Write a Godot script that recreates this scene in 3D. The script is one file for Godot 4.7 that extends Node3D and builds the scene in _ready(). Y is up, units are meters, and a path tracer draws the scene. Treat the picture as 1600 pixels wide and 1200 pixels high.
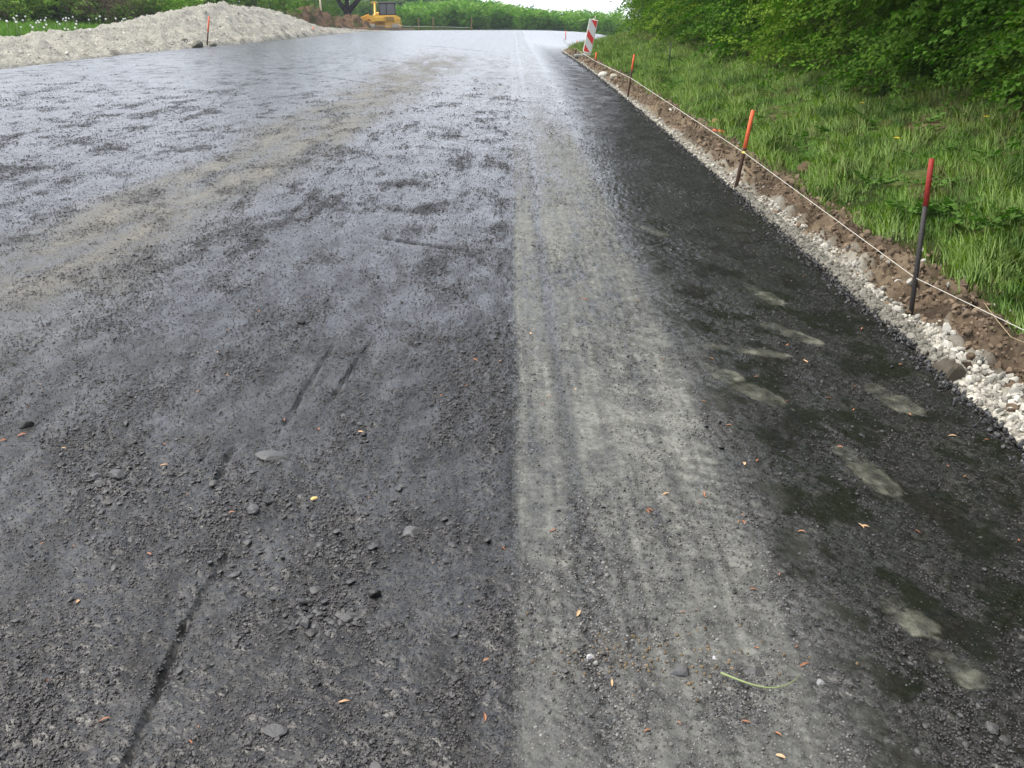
extends Node3D

# Fresh asphalt on a road being widened: stakes, string, gravel heap, bulldozer, forest edge.
# x to the right, z = -d (d is the distance along the road), y up. The road edge beside the camera runs along x = 1.49.

const CAM_H := 1.2
var rng := RandomNumberGenerator.new()
var na := FastNoiseLite.new()
var nb := FastNoiseLite.new()
var nc := FastNoiseLite.new()
var nd := FastNoiseLite.new()
var M := {}
var taken := {}
var grooves := []

# ------------------------------------------------------------------ helpers
func numbered(called: String) -> String:
	if not taken.has(called):
		taken[called] = 0
		return called
	taken[called] += 1
	return "%s_%03d" % [called, taken[called]]

func tag(o: Node, label := "", category := "", group := "", kind := "") -> Node:
	if label: o.set_meta("label", label)
	if category: o.set_meta("category", category)
	if group: o.set_meta("group", group)
	if kind: o.set_meta("kind", kind)
	return o

func thing(called: String, label: String, category: String, at := Vector3.ZERO, turn := 0.0, group := "") -> Node3D:
	var o := Node3D.new()
	o.name = numbered(called)
	add_child(o)
	o.position = at
	o.rotation.y = turn
	tag(o, label, category, group)
	return o

func obj(called: String, mesh: Mesh, mat: Material, parent: Node = null) -> MeshInstance3D:
	var o := MeshInstance3D.new()
	o.mesh = mesh
	if mat: o.material_override = mat
	if parent == null:
		o.name = numbered(called)
		add_child(o)
	else:
		o.name = called
		parent.add_child(o, true)
	return o

func dup(src: Node3D, label: String, group := "") -> Node3D:
	var c: Node3D = src.duplicate()
	var base: String = src.name
	var cut := base.rfind("_")
	if cut > 0 and base.substr(cut + 1).is_valid_int():
		base = base.substr(0, cut)
	c.name = numbered(base)
	add_child(c)
	if label: c.set_meta("label", label)
	if group: c.set_meta("group", group)
	return c

func lin(r: float, g: float, b: float, a := 1.0) -> Color:
	return Color(r, g, b, a).linear_to_srgb()

func mat(r: float, g: float, b: float, rough := 0.8, metal := 0.0, spec := 0.5) -> StandardMaterial3D:
	var m := StandardMaterial3D.new()
	m.albedo_color = lin(r, g, b)
	m.roughness = rough
	m.metallic = metal
	m.metallic_specular = spec
	return m

func vmat(rough := 0.9, spec := 0.3) -> StandardMaterial3D:
	var m := mat(1, 1, 1, rough, 0.0, spec)
	m.vertex_color_use_as_albedo = true
	return m

func sm(a: float, b: float, x: float) -> float:
	var t := clampf((x - a) / (b - a), 0.0, 1.0)
	return t * t * (3.0 - 2.0 * t)

func table(x: float, xs: Array, ys: Array) -> float:
	if x <= xs[0]: return ys[0]
	for i in range(1, xs.size()):
		if x <= xs[i]:
			return lerpf(ys[i - 1], ys[i], (x - xs[i - 1]) / (xs[i] - xs[i - 1]))
	return ys[-1]

func commit(pos: PackedVector3Array, nor: PackedVector3Array, col: PackedColorArray, uv: PackedVector2Array, idx: PackedInt32Array) -> ArrayMesh:
	var a := []
	a.resize(Mesh.ARRAY_MAX)
	a[Mesh.ARRAY_VERTEX] = pos
	if nor.size(): a[Mesh.ARRAY_NORMAL] = nor
	if col.size(): a[Mesh.ARRAY_COLOR] = col
	if uv.size(): a[Mesh.ARRAY_TEX_UV] = uv
	if idx.size(): a[Mesh.ARRAY_INDEX] = idx
	var m := ArrayMesh.new()
	m.add_surface_from_arrays(Mesh.PRIMITIVE_TRIANGLES, a)
	return m

# columns run left to right, rows run away from the camera
func grid_index(nx: int, ny: int) -> PackedInt32Array:
	var idx := PackedInt32Array()
	idx.resize((nx - 1) * (ny - 1) * 6)
	var k := 0
	for j in ny - 1:
		for i in nx - 1:
			var a := j * nx + i
			idx[k] = a; idx[k + 1] = a + nx; idx[k + 2] = a + 1
			idx[k + 3] = a + 1; idx[k + 4] = a + nx; idx[k + 5] = a + nx + 1
			k += 6
	return idx

func grid_normals(pos: PackedVector3Array, nx: int, ny: int) -> PackedVector3Array:
	var nor := PackedVector3Array()
	nor.resize(pos.size())
	for j in ny:
		var j0 := maxi(j - 1, 0) * nx
		var j1 := mini(j + 1, ny - 1) * nx
		for i in nx:
			var du := pos[j * nx + mini(i + 1, nx - 1)] - pos[j * nx + maxi(i - 1, 0)]
			var dv := pos[j1 + i] - pos[j0 + i]
			nor[j * nx + i] = du.cross(dv).normalized()
	return nor

func tube(st: SurfaceTool, pts: Array, radii: Array, sides := 8, cap := true) -> void:
	var rings := []
	var side := Vector3.ZERO
	for i in pts.size():
		var dir: Vector3 = (pts[mini(i + 1, pts.size() - 1)] - pts[maxi(i - 1, 0)]).normalized()
		if side == Vector3.ZERO:
			side = dir.cross(Vector3.UP if absf(dir.y) < 0.9 else Vector3.RIGHT).normalized()
		side = (side - dir * side.dot(dir)).normalized()
		var up := dir.cross(side)
		var ring := []
		for k in sides:
			var a := TAU * k / sides
			ring.append(pts[i] + (side * cos(a) + up * sin(a)) * radii[i])
		rings.append(ring)
	for i in pts.size() - 1:
		for k in sides:
			var k2 := (k + 1) % sides
			for v in [rings[i][k], rings[i + 1][k], rings[i][k2], rings[i][k2], rings[i + 1][k], rings[i + 1][k2]]:
				st.add_vertex(v)
	if cap:
		for e in [0, pts.size() - 1]:
			for k in range(1, sides - 1):
				var t := [rings[e][0], rings[e][k], rings[e][k + 1]]
				if e: t = [t[0], t[2], t[1]]
				for v in t: st.add_vertex(v)

func tube_mesh(pts: Array, radii: Array, sides := 8) -> ArrayMesh:
	var st := begin()
	tube(st, pts, radii, sides)
	return done(st)

func begin(smooth := true) -> SurfaceTool:
	var st := SurfaceTool.new()
	st.begin(Mesh.PRIMITIVE_TRIANGLES)
	st.set_smooth_group(0 if smooth else -1)
	return st

func done(st: SurfaceTool) -> ArrayMesh:
	st.index()
	st.generate_normals()
	return st.commit()

# a box with chamfered edges
func bevel(st: SurfaceTool, c: Vector3, s: Vector3, b := 0.02, basis := Basis()) -> void:
	var h := s * 0.5
	b = minf(b, minf(h.x, minf(h.y, h.z)) * 0.9)
	var prof := []
	for q in [[-1, -1], [1, -1], [1, 1], [-1, 1]]:
		prof.append(q)
	var rings := []
	for e in [[-h.y, b], [-h.y + b, 0.0], [h.y - b, 0.0], [h.y, b]]:
		var r := []
		var x: float = h.x - e[1]
		var z: float = h.z - e[1]
		for p in [[-x + b, -z], [x - b, -z], [x, -z + b], [x, z - b], [x - b, z], [-x + b, z], [-x, z - b], [-x, -z + b]]:
			r.append(c + basis * Vector3(p[0], e[0], p[1]))
		rings.append(r)
	for i in 3:
		for k in 8:
			var k2 := (k + 1) % 8
			for v in [rings[i][k], rings[i][k2], rings[i + 1][k], rings[i][k2], rings[i + 1][k2], rings[i + 1][k]]:
				st.add_vertex(v)
	for k in range(1, 7):
		for v in [rings[3][0], rings[3][k], rings[3][k + 1]]: st.add_vertex(v)
		for v in [rings[0][0], rings[0][k + 1], rings[0][k]]: st.add_vertex(v)

func box_mesh(c: Vector3, s: Vector3, b := 0.02, basis := Basis()) -> ArrayMesh:
	var st := begin(false)
	bevel(st, c, s, b, basis)
	return done(st)

# a prism: a closed outline in the xy plane pushed along z
func prism(st: SurfaceTool, outline: Array, z0: float, z1: float, xf := Transform3D()) -> void:
	var poly := PackedVector2Array()
	for p in outline: poly.append(p)
	if Geometry2D.is_polygon_clockwise(poly): poly.reverse()
	var tri := Geometry2D.triangulate_polygon(poly)
	var za := minf(z0, z1)
	var zb := maxf(z0, z1)
	for t in range(0, tri.size(), 3):
		var a := poly[tri[t]]; var b := poly[tri[t + 1]]; var c := poly[tri[t + 2]]
		if (b - a).cross(c - a) < 0: var s := b; b = c; c = s
		for p in [a, c, b]: st.add_vertex(xf * Vector3(p.x, p.y, zb))
		for p in [a, b, c]: st.add_vertex(xf * Vector3(p.x, p.y, za))
	for i in poly.size():
		var p := poly[i]; var q := poly[(i + 1) % poly.size()]
		for v in [Vector3(p.x, p.y, za), Vector3(p.x, p.y, zb), Vector3(q.x, q.y, za), Vector3(q.x, q.y, za), Vector3(p.x, p.y, zb), Vector3(q.x, q.y, zb)]:
			st.add_vertex(xf * v)

func prism_mesh(outline: Array, z0: float, z1: float, xf := Transform3D()) -> ArrayMesh:
	var st := begin(false)
	prism(st, outline, z0, z1, xf)
	return done(st)

# an angular broken stone of about unit radius: a subdivided icosahedron planed off on random sides
func rock(seed_: int, sub := 1, cuts := 9, depth := 0.55, jitter := 0.08) -> ArrayMesh:
	var r := RandomNumberGenerator.new()
	r.seed = seed_
	var t := (1.0 + sqrt(5.0)) / 2.0
	var v := []
	for p in [[-1, t, 0], [1, t, 0], [-1, -t, 0], [1, -t, 0], [0, -1, t], [0, 1, t], [0, -1, -t], [0, 1, -t], [t, 0, -1], [t, 0, 1], [-t, 0, -1], [-t, 0, 1]]:
		v.append(Vector3(p[0], p[1], p[2]).normalized())
	var f := []
	for p in [[0, 11, 5], [0, 5, 1], [0, 1, 7], [0, 7, 10], [0, 10, 11], [1, 5, 9], [5, 11, 4], [11, 10, 2], [10, 7, 6], [7, 1, 8], [3, 9, 4], [3, 4, 2], [3, 2, 6], [3, 6, 8], [3, 8, 9], [4, 9, 5], [2, 4, 11], [6, 2, 10], [8, 6, 7], [9, 8, 1]]:
		f.append(p)
	for s in sub:
		var mids := {}
		var g := []
		for q in f:
			var m := []
			for e in [[q[0], q[1]], [q[1], q[2]], [q[2], q[0]]]:
				var key := mini(e[0], e[1]) * 100000 + maxi(e[0], e[1])
				if not mids.has(key):
					mids[key] = v.size()
					v.append(((v[e[0]] + v[e[1]]) * 0.5).normalized())
				m.append(mids[key])
			g.append([q[0], m[0], m[2]]); g.append([q[1], m[1], m[0]]); g.append([q[2], m[2], m[1]]); g.append([m[0], m[1], m[2]])
		f = g
	var planes := []
	for k in cuts:
		planes.append([Vector3(r.randfn(), r.randfn(), r.randfn()).normalized(), r.randf_range(depth, 0.95)])
	for i in v.size():
		var p: Vector3 = v[i] * (1.0 + r.randf_range(-jitter, jitter))
		for q in planes:
			var over: float = p.dot(q[0]) - q[1]
			if over > 0: p -= q[0] * over
		v[i] = p
	var pos := PackedVector3Array()
	for q in f:
		pos.append(v[q[0]]); pos.append(v[q[2]]); pos.append(v[q[1]])
	return commit(pos, PackedVector3Array(), PackedColorArray(), PackedVector2Array(), PackedInt32Array())

func scatter(called: String, mesh: Mesh, material: Material, xf: Array, tint: Array, parent: Node = null) -> MultiMeshInstance3D:
	var mm := MultiMesh.new()
	mm.transform_format = MultiMesh.TRANSFORM_3D
	mm.use_colors = tint.size() > 0
	mm.mesh = mesh
	mm.instance_count = xf.size()
	for i in xf.size():
		mm.set_instance_transform(i, xf[i])
	if tint.size():
		for i in xf.size():
			mm.set_instance_color(i, tint[i])
	return put_copies(called, mm, material, parent)

func put_copies(called: String, mm: MultiMesh, material: Material, parent: Node = null) -> MultiMeshInstance3D:
	var o := MultiMeshInstance3D.new()
	o.multimesh = mm
	if material: o.material_override = material
	if parent == null:
		o.name = numbered(called)
		add_child(o)
	else:
		o.name = called
		parent.add_child(o, true)
	o.set_meta("kind", "stuff")
	return o

func tumble(scale: Vector3, at: Vector3) -> Transform3D:
	var b := Basis.from_euler(Vector3(rng.randf_range(-PI, PI), rng.randf_range(-PI, PI), rng.randf_range(-PI, PI)))
	return Transform3D(b * Basis.from_scale(scale), at)

func lying(scale: Vector3, at: Vector3, tilt := 0.3) -> Transform3D:
	var b := Basis.from_euler(Vector3(rng.randf_range(-tilt, tilt), rng.randf_range(-PI, PI), rng.randf_range(-tilt, tilt)))
	return Transform3D(b * Basis.from_scale(scale), at)

func noise(seed_: int, oct := 3, type := FastNoiseLite.TYPE_SIMPLEX_SMOOTH) -> FastNoiseLite:
	var n := FastNoiseLite.new()
	n.seed = seed_
	n.noise_type = type
	n.frequency = 1.0
	n.fractal_type = FastNoiseLite.FRACTAL_FBM if oct > 1 else FastNoiseLite.FRACTAL_NONE
	n.fractal_octaves = oct
	return n

func tile(size: int, freq: float, seed_: int, type: int, oct := 1, ret := FastNoiseLite.RETURN_DISTANCE) -> PackedByteArray:
	var n := noise(seed_, oct, type)
	n.frequency = freq
	n.cellular_return_type = ret
	n.cellular_jitter = 1.0
	var im := n.get_seamless_image(size, size, false, false, 0.12)
	im.convert(Image.FORMAT_L8)
	return im.get_data()

func tex(size: int, data: PackedByteArray, format := Image.FORMAT_L8) -> ImageTexture:
	return ImageTexture.create_from_image(Image.create_from_data(size, size, false, format, data))

# ------------------------------------------------------------------ the lie of the land
func xr(d: float) -> float:                       # right edge of the asphalt
	if d < 26.0: return 1.49
	if d < 60.0: return 1.49 + 0.004 * (d - 26.0) * (d - 26.0)
	return 6.114 + 0.272 * (d - 60.0)

func xl(d: float) -> float:                       # left edge of the asphalt
	var bend := 0.0
	if d > 45.0: bend = 0.002 * (minf(d, 75.0) - 45.0) * (minf(d, 75.0) - 45.0) + 0.12 * maxf(0.0, d - 75.0)
	return -9.3 + 1.6 * sm(16, 36, d) + bend

func road_e(x: float, d: float) -> float:         # the even crest of the road, without its roughness
	var u := x - xr(d)
	var k := 0.0003 + 0.0003 * sm(-4.0, 0.6, u)
	var dd := maxf(d, -30.0)
	if dd < 0.0: return 0.035 * dd
	var y := 0.035 * dd - k * dd * dd if dd < 60.0 else 2.1 - k * 3600.0 + (0.035 - 120.0 * k) * (minf(dd, 160.0) - 60.0)
	var over := minf(dd, 120.0) - 50.0
	if over > 0.0: y -= 0.000015 * over * over * over * sm(-11.0, -4.0, u)
	return y

func ground_e(x: float, d: float) -> float:       # the ground beside and under the road
	var y := road_e(clampf(x, xl(d) - 2.0, xr(d) + 1.0), d)
	var v := x - xr(d)
	var w := xl(d) - x
	if v > -0.4:
		y -= lerpf(0.11, 0.055, sm(0.0, 0.05, v))
		y += 0.04 * sm(0.15, 0.45, v) + 0.205 * clampf(v - 0.42, 0.0, 2.6) + 0.16 * clampf(v - 3.0, 0.0, 9.0)
	elif w > -0.3:
		y += -0.07 + 0.05 * clampf(w, 0.0, 9.0)
	else:
		y -= 0.12
	return y

func verge_bump(x: float, d: float) -> float:     # clods and rough soil of the dug verge
	var v := x - xr(d)
	var m := sm(0.10, 0.24, v) * (1.0 - sm(0.40, 0.60, v))
	var ridge := sm(0.12, 0.28, v) * (1.0 - sm(0.32, 0.52, v))
	var h := ridge * (0.025 + 0.05 * na.get_noise_2d(x * 1.2, d * 0.9))
	h += m * (0.065 * na.get_noise_2d(x * 5.0, d * 5.0) + 0.07 * (absf(nb.get_noise_2d(x * 11.0, d * 11.0)) - 0.15) + 0.022 * nb.get_noise_2d(x * 40.0, d * 40.0))
	return h

func crumbs(x: float, d: float) -> float:         # 0 smooth skin .. 1 open loose grit
	var rag := nd.get_noise_2d(x * 2.0 + 7.0, d * 1.15)
	var lane := 0.10 * sin(x * 2.9 + 0.6) + 0.05 * (1.0 - sm(1.8, 4.5, d))
	var c := sm(-0.22, 0.50, rag + lane + 0.45 * nd.get_noise_2d(x * 5.5 + 3.0, d * 0.45))
	c = maxf(c, 0.7 * sm(0.05, 0.5, nd.get_noise_2d(x * 4.4, d * 1.4 + 30.0)))
	if x > -0.02: c *= 0.6
	for b in [[-0.72, 1.98, 0.42, 0.33, 1.0], [-0.42, 1.86, 0.30, 0.22, 1.0], [-1.05, 2.15, 0.22, 0.16, 0.9], [-0.38, 1.56, 0.16, 0.11, 0.9], [-0.36, 3.12, 0.30, 0.22, 0.9], [-0.12, 2.75, 0.2, 0.2, 0.6], [0.45, 1.35, 0.22, 0.12, 0.7], [0.2, 1.40, 0.2, 0.12, 0.8], [0.27, 1.62, 0.10, 0.10, 0.7],
		[-0.2, 1.85, 0.12, 0.12, 0.9], [-1.0, 1.45, 0.5, 0.25, 0.5], [-0.5, 1.2, 0.25, 0.15, 0.6], [0.58, 2.45, 0.2, 0.12, 0.8], [0.9, 1.15, 0.4, 0.12, 0.8]]:
		var dx: float = (x - b[0]) / b[2]
		var dd: float = (d - b[1]) / b[3]
		var q := dx * dx + dd * dd
		if q < 4.0: c = maxf(c, b[4] * exp(-q * 0.9) * clampf(0.75 + 2.2 * nd.get_noise_2d(x * 5.0, d * 5.0), 0.1, 1.5))
	return clampf(c, 0.0, 1.0)

func groove(x: float, d: float) -> float:         # 0..1 how deep in one of the roller marks or scraped lines
	var best := 0.0
	for g in grooves:
		if d < g[4] or d > g[5]: continue
		var p := Vector2(x, d)
		var q := Geometry2D.get_closest_point_to_segment(p, g[0], g[1])
		var along: float = (q - g[0]).length() / (g[1] - g[0]).length()
		var wide: float = maxf(g[2], 0.0032 * d) * (0.8 + 0.5 * absf(nb.get_noise_2d(x * 9.0, d * 9.0)))
		var k := 1.0 - sm(0.35, 1.0, (p - q).length() / wide)
		if g[6]: k *= sm(-0.05, 0.25, along) * sm(-0.05, 0.25, 1.0 - along)
		best = maxf(best, k * g[3] * (0.55 + 0.45 * sm(-0.3, 0.2, nb.get_noise_2d(along * 7.0, g[4] * 7.0))))
	return best

func road_h(x: float, d: float, c: float, gv: float) -> float:
	var y := road_e(x, d)
	var near := 1.0 - sm(6.0, 22.0, d)
	y += 0.010 * na.get_noise_2d(x * 0.7, d * 0.5) * near
	y += 0.0030 * nb.get_noise_2d(x * 5.0, d * 5.0) * near
	if d < 14.0:
		near *= 1.0 - sm(5.0, 14.0, d)
		y += (0.0014 + 0.0060 * c) * nb.get_noise_2d(x * 26.0, d * 26.0) * near
		y += (0.0022 + 0.0034 * c) * (0.4 - absf(nc.get_noise_2d(x * 42.0, d * 42.0))) * near
		y += (0.0016 + 0.0012 * c) * nc.get_noise_2d(x * 95.0 + 7.0, d * 95.0) * near
	near = 1.0 - sm(6.0, 22.0, d)
	# the tyre tracks press the strip beside the joint a few millimetres down
	y -= 0.004 * sm(-0.02, 0.04, x) * (1.0 - sm(0.56, 0.66, x)) * near
	y -= 0.002 * exp(-pow((x - 0.155 - 0.012 * sin(d)) / 0.025, 2.0)) * near
	if x > 0.52 and x < 0.66 and d < 4.0:          # ribs left by the tyre's shoulder
		y += 0.004 * sin(d * 150.0 + x * 40.0) * sm(0.52, 0.56, x) * (1.0 - sm(0.62, 0.66, x)) * sm(-0.2, 0.2, na.get_noise_1d(d * 1.5))
	y -= 0.015 * gv
	return y

func at_ground(x: float, d: float, off := 0.0) -> Vector3:
	return Vector3(x, ground_e(x, d) + off, -d)

func at_verge(x: float, d: float, off := 0.0) -> Vector3:
	return Vector3(x, ground_e(x, d) + verge_bump(x, d) + off, -d)

func at_road(x: float, d: float, off := 0.0) -> Vector3:
	return Vector3(x, road_h(x, d, crumbs(x, d), 0.0) + off, -d)

# ------------------------------------------------------------------ start
func _ready() -> void:
	rng.seed = 20240
	na = noise(11, 3)
	nb = noise(23, 2)
	nc = noise(37, 1)
	nd = noise(53, 6)
	nd.fractal_gain = 0.62

	# camera
	var cam := Camera3D.new()
	cam.name = "camera"
	add_child(cam)
	cam.position = Vector3(0, CAM_H, 0)
	cam.rotation_degrees = Vector3(-21.7, 0, 0)
	cam.keep_aspect = Camera3D.KEEP_HEIGHT
	cam.fov = rad_to_deg(2.0 * atan(600.0 / 1400.0))
	cam.near = 0.05
	cam.far = 1500.0
	cam.current = true

	# sky, sun and exposure
	var we := WorldEnvironment.new()
	we.name = "world_environment"
	var e := Environment.new()
	e.background_mode = Environment.BG_SKY
	var sky := Sky.new()
	var ps := ProceduralSkyMaterial.new()
	ps.sky_top_color = Color(0.655, 0.70, 0.785)
	ps.sky_horizon_color = Color(0.97, 0.98, 1.0)
	ps.sky_curve = 0.22
	ps.sky_energy_multiplier = 1.15
	ps.ground_bottom_color = Color(0.35, 0.36, 0.33)
	ps.ground_horizon_color = Color(0.6, 0.62, 0.6)
	ps.sun_angle_max = 30.0
	sky.sky_material = ps
	e.sky = sky
	e.tonemap_mode = Environment.TONE_MAPPER_LINEAR
	e.tonemap_exposure = 2.25
	e.sdfgi_enabled = true
	e.ssao_enabled = true
	e.ssil_enabled = true
	e.fog_enabled = true
	e.fog_light_color = Color(0.86, 0.91, 0.97)
	e.fog_density = 0.0006
	we.environment = e
	add_child(we)
	var sun := DirectionalLight3D.new()
	sun.name = "sun"
	add_child(sun)
	sun.rotation_degrees = Vector3(-64, -92, 0)
	sun.light_color = Color(1.0, 0.975, 0.94)
	sun.light_energy = 0.7
	sun.light_angular_distance = 40.0
	sun.shadow_enabled = true

	make_materials()
	make_ground()
	make_road()
	make_gravel_heap()
	make_dirt_mounds()
	make_verge()
	make_grass()
	make_forest_edge()
	make_far_trees()
	make_left_trees()
	make_bulldozer()
	make_board()
	make_stakes()
	make_road_litter()

func make_materials() -> void:
	var S := 1024
	# asphalt: aggregate grains in a fine binder
	var g1 := tile(S, 0.16, 3, FastNoiseLite.TYPE_CELLULAR)
	var g2 := tile(S, 0.32, 4, FastNoiseLite.TYPE_CELLULAR)
	var f1 := tile(S, 0.05, 5, FastNoiseLite.TYPE_SIMPLEX_SMOOTH, 4)
	var v1 := tile(S, 0.16, 3, FastNoiseLite.TYPE_CELLULAR, 1, FastNoiseLite.RETURN_CELL_VALUE)
	var f2 := tile(S, 0.012, 6, FastNoiseLite.TYPE_SIMPLEX_SMOOTH, 4)
	var hgt := PackedByteArray(); hgt.resize(S * S)
	var rgh := PackedByteArray(); rgh.resize(S * S)
	var alb := PackedByteArray(); alb.resize(S * S)
	var dst := PackedByteArray(); dst.resize(S * S * 4)
	for i in S * S:
		var a := g1[i]; var b := g2[i]; var c := f1[i]; var f := f2[i]
		hgt[i] = clampi(235 - (a * 5 + b * 4) / 10 + (c - 128) / 5, 0, 255)
		rgh[i] = clampi(48 + (c >> 3) + (v1[i] >> 3) + (f >> 3), 0, 255)
		alb[i] = clampi(100 + (v1[i] >> 1) + (c >> 3), 0, 255)
		# dust settles in the hollows between the grains, in drifts
		var al := clampi(int(120 + 0.6 * (f - 128) + 90 + 0.5 * (a - 90) + 0.4 * (c - 128)), 0, 255)
		dst[i * 4] = 215 + (c >> 3); dst[i * 4 + 1] = 215 + (c >> 3); dst[i * 4 + 2] = 215 + (c >> 3); dst[i * 4 + 3] = al
	var m := vmat(1.0, 0.6)
	m.albedo_texture = tex(S, alb)
	m.roughness_texture = tex(S, rgh)
	m.roughness_texture_channel = BaseMaterial3D.TEXTURE_CHANNEL_RED
	m.heightmap_enabled = true
	m.heightmap_texture = tex(S, hgt)
	m.heightmap_scale = 0.12
	M.asphalt = m
	M.asphalt_bands = []
	for q in [[0.24, 1.2], [0.19, 1.03], [0.15, 0.93], [0.10, 0.88], [0.07, 0.84], [0.05, 0.80]]:
		var mb: StandardMaterial3D = m.duplicate()
		mb.heightmap_scale = q[0]
		mb.roughness = q[1]
		M.asphalt_bands.append(mb)
	m = vmat(1.0, 0.15)
	m.albedo_texture = tex(S, dst, Image.FORMAT_RGBA8)
	m.transparency = BaseMaterial3D.TRANSPARENCY_ALPHA
	m.heightmap_enabled = true
	m.heightmap_texture = M.asphalt.heightmap_texture
	m.heightmap_scale = 0.22
	M.dust = m
	# soil and sand: lumpy relief
	var s1 := tile(512, 0.03, 8, FastNoiseLite.TYPE_SIMPLEX_SMOOTH, 5)
	var s2 := tile(512, 0.10, 9, FastNoiseLite.TYPE_CELLULAR)
	var sh := PackedByteArray(); sh.resize(512 * 512)
	var sa := PackedByteArray(); sa.resize(512 * 512)
	for i in 512 * 512:
		sh[i] = clampi(s1[i] * 6 / 10 + (255 - s2[i]) * 4 / 10, 0, 255)
		sa[i] = clampi(150 + (s1[i] >> 2) + (s2[i] >> 3), 0, 255)
	m = vmat(0.95, 0.2)
	m.albedo_texture = tex(512, sa)
	m.heightmap_enabled = true
	m.heightmap_texture = tex(512, sh)
	m.heightmap_scale = 1.2
	M.soil = m
	m = m.duplicate()
	m.uv1_triplanar = true
	m.uv1_world_triplanar = true
	m.uv1_scale = Vector3.ONE * 1.8
	m.heightmap_scale = 0.8
	M.soil_round = m
	M.stone = vmat(0.85, 0.3)
	M.chip = vmat(0.55, 0.5)
	M.leaf = vmat(0.7, 0.18)
	M.leaf.backlight_enabled = true
	M.leaf.backlight = Color(0.55, 0.75, 0.2)
	M.grass = vmat(0.6, 0.3)
	M.grass.backlight_enabled = true
	M.grass.backlight = Color(0.8, 0.9, 0.35)
	M.bark = mat(0.07, 0.055, 0.042, 0.95, 0, 0.2)
	M.bark.uv1_triplanar = true
	M.bark.heightmap_enabled = true
	M.bark.heightmap_texture = M.soil.heightmap_texture
	M.bark.heightmap_scale = 3.0
	M.bark.uv1_scale = Vector3(2, 0.6, 2)
	M.twig = mat(0.06, 0.045, 0.03, 0.9, 0, 0.2)

# ------------------------------------------------------------------ ground and road
func make_ground() -> void:
	var xs := []
	for x in [-260, -180, -120, -85, -60]: xs.append(float(x))
	var x := -45.0
	while x < -12.0: xs.append(x); x += 1.0
	while x < -6.0: xs.append(x); x += 0.3
	while x < 1.0: xs.append(x); x += 0.7
	while x < 6.0: xs.append(x); x += 0.12
	while x < 14.0: xs.append(x); x += 0.5
	while x < 40.0: xs.append(x); x += 2.5
	for q in [50, 70, 100, 150, 220]: xs.append(float(q))
	var ds := []
	var d := -40.0
	while d < 0.5: ds.append(d); d += 1.5
	d = 0.5
	while d < 420.0: ds.append(d); d += maxf(0.1, 0.022 * d)
	var nx := xs.size()
	var ny := ds.size()
	var pos := PackedVector3Array(); pos.resize(nx * ny)
	var col := PackedColorArray(); col.resize(nx * ny)
	var uv := PackedVector2Array(); uv.resize(nx * ny)
	for j in ny:
		d = ds[j]
		var shift := xr(maxf(d, 0)) - 1.49
		for i in nx:
			var px: float = xs[i] + shift * (1.0 if absf(xs[i]) < 50.0 else 0.0)
			var v := px - xr(d)
			var w := xl(d) - px
			var y := ground_e(px, d)
			if v > -0.2 and v < 0.9: y -= 0.06
			if v > 0.8: y += 0.03 * na.get_noise_2d(px * 1.5, d * 1.5) + 0.02 * na.get_noise_2d(px * 5.0, d * 5.0)
			if w > 4.0: y += 0.08 * na.get_noise_2d(px * 0.3, d * 0.3)
			# far off the land falls a little and rolls
			y += 3.0 * sm(150, 330, d)
			pos[j * nx + i] = Vector3(px, y, -d)
			uv[j * nx + i] = Vector2(px, d) / 1.5
			var n := na.get_noise_2d(px * 1.1, d * 1.1)
			var c := Color(0.12, 0.15, 0.05).lerp(Color(0.20, 0.15, 0.09), sm(0.05, 0.35, n))
			if v < 0.9 and w < 0.2: c = Color(0.05, 0.045, 0.04)
			if w > -0.3 and w < 3.0: c = Color(0.22, 0.19, 0.14)
			if w >= 3.0 and d < 50.0: c = Color(0.05, 0.085, 0.022)
			if w > 0.0 and d > 50.0: c = Color(0.10, 0.075, 0.045)
			col[j * nx + i] = c
	var o := obj("ground", commit(pos, grid_normals(pos, nx, ny), col, uv, grid_index(nx, ny)), M.soil)
	tag(o, "grassy and bare earth ground either side of the new road", "", "", "structure")

func band(x: float, c: float, half: float, soft: float) -> float:
	return 1.0 - sm(half - soft, half + soft, absf(x - c))

func foot(x: float, d: float, hx: float, hd: float, tx: float, td: float, wide: float) -> float:
	var a := Vector2(hx, hd)
	var t := Vector2(tx, td) - a
	var long := t.length()
	t /= long
	var p := Vector2(x, d) - a
	var along := p.dot(t) / long
	if along < -0.1 or along > 1.1: return 0.0
	var across := absf(p.cross(t))
	var w := wide * (0.78 if along < 0.32 else 1.0) * sqrt(maxf(0.0, 1.0 - pow(absf(along - 0.5) * 2.0, 4.0)))
	if along > 0.30 and along < 0.42: w *= 0.72
	var k := 1.0 - sm(0.84, 1.02, across / maxf(w, 0.001))
	k *= 1.0 - 0.75 * (1.0 - sm(0.02, 0.06, absf(along - 0.35)))
	return k * (0.45 + 0.55 * along)

func oily(x: float, d: float) -> float:                # smooth bitumen rich patches, black with a mossy cast
	if x < 0.5 or d > 7.0: return 0.0
	var n := na.get_noise_2d((x + d * 0.45) * 4.2 + 11.0, (d - x * 0.4) * 2.6 + 5.0) + 0.45 * nd.get_noise_2d(x * 9.0, d * 9.0)
	return sm(0.52, 0.72, x) * sm(0.04, 0.26, n) * (1.0 - sm(3.5, 7.0, d))

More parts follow.
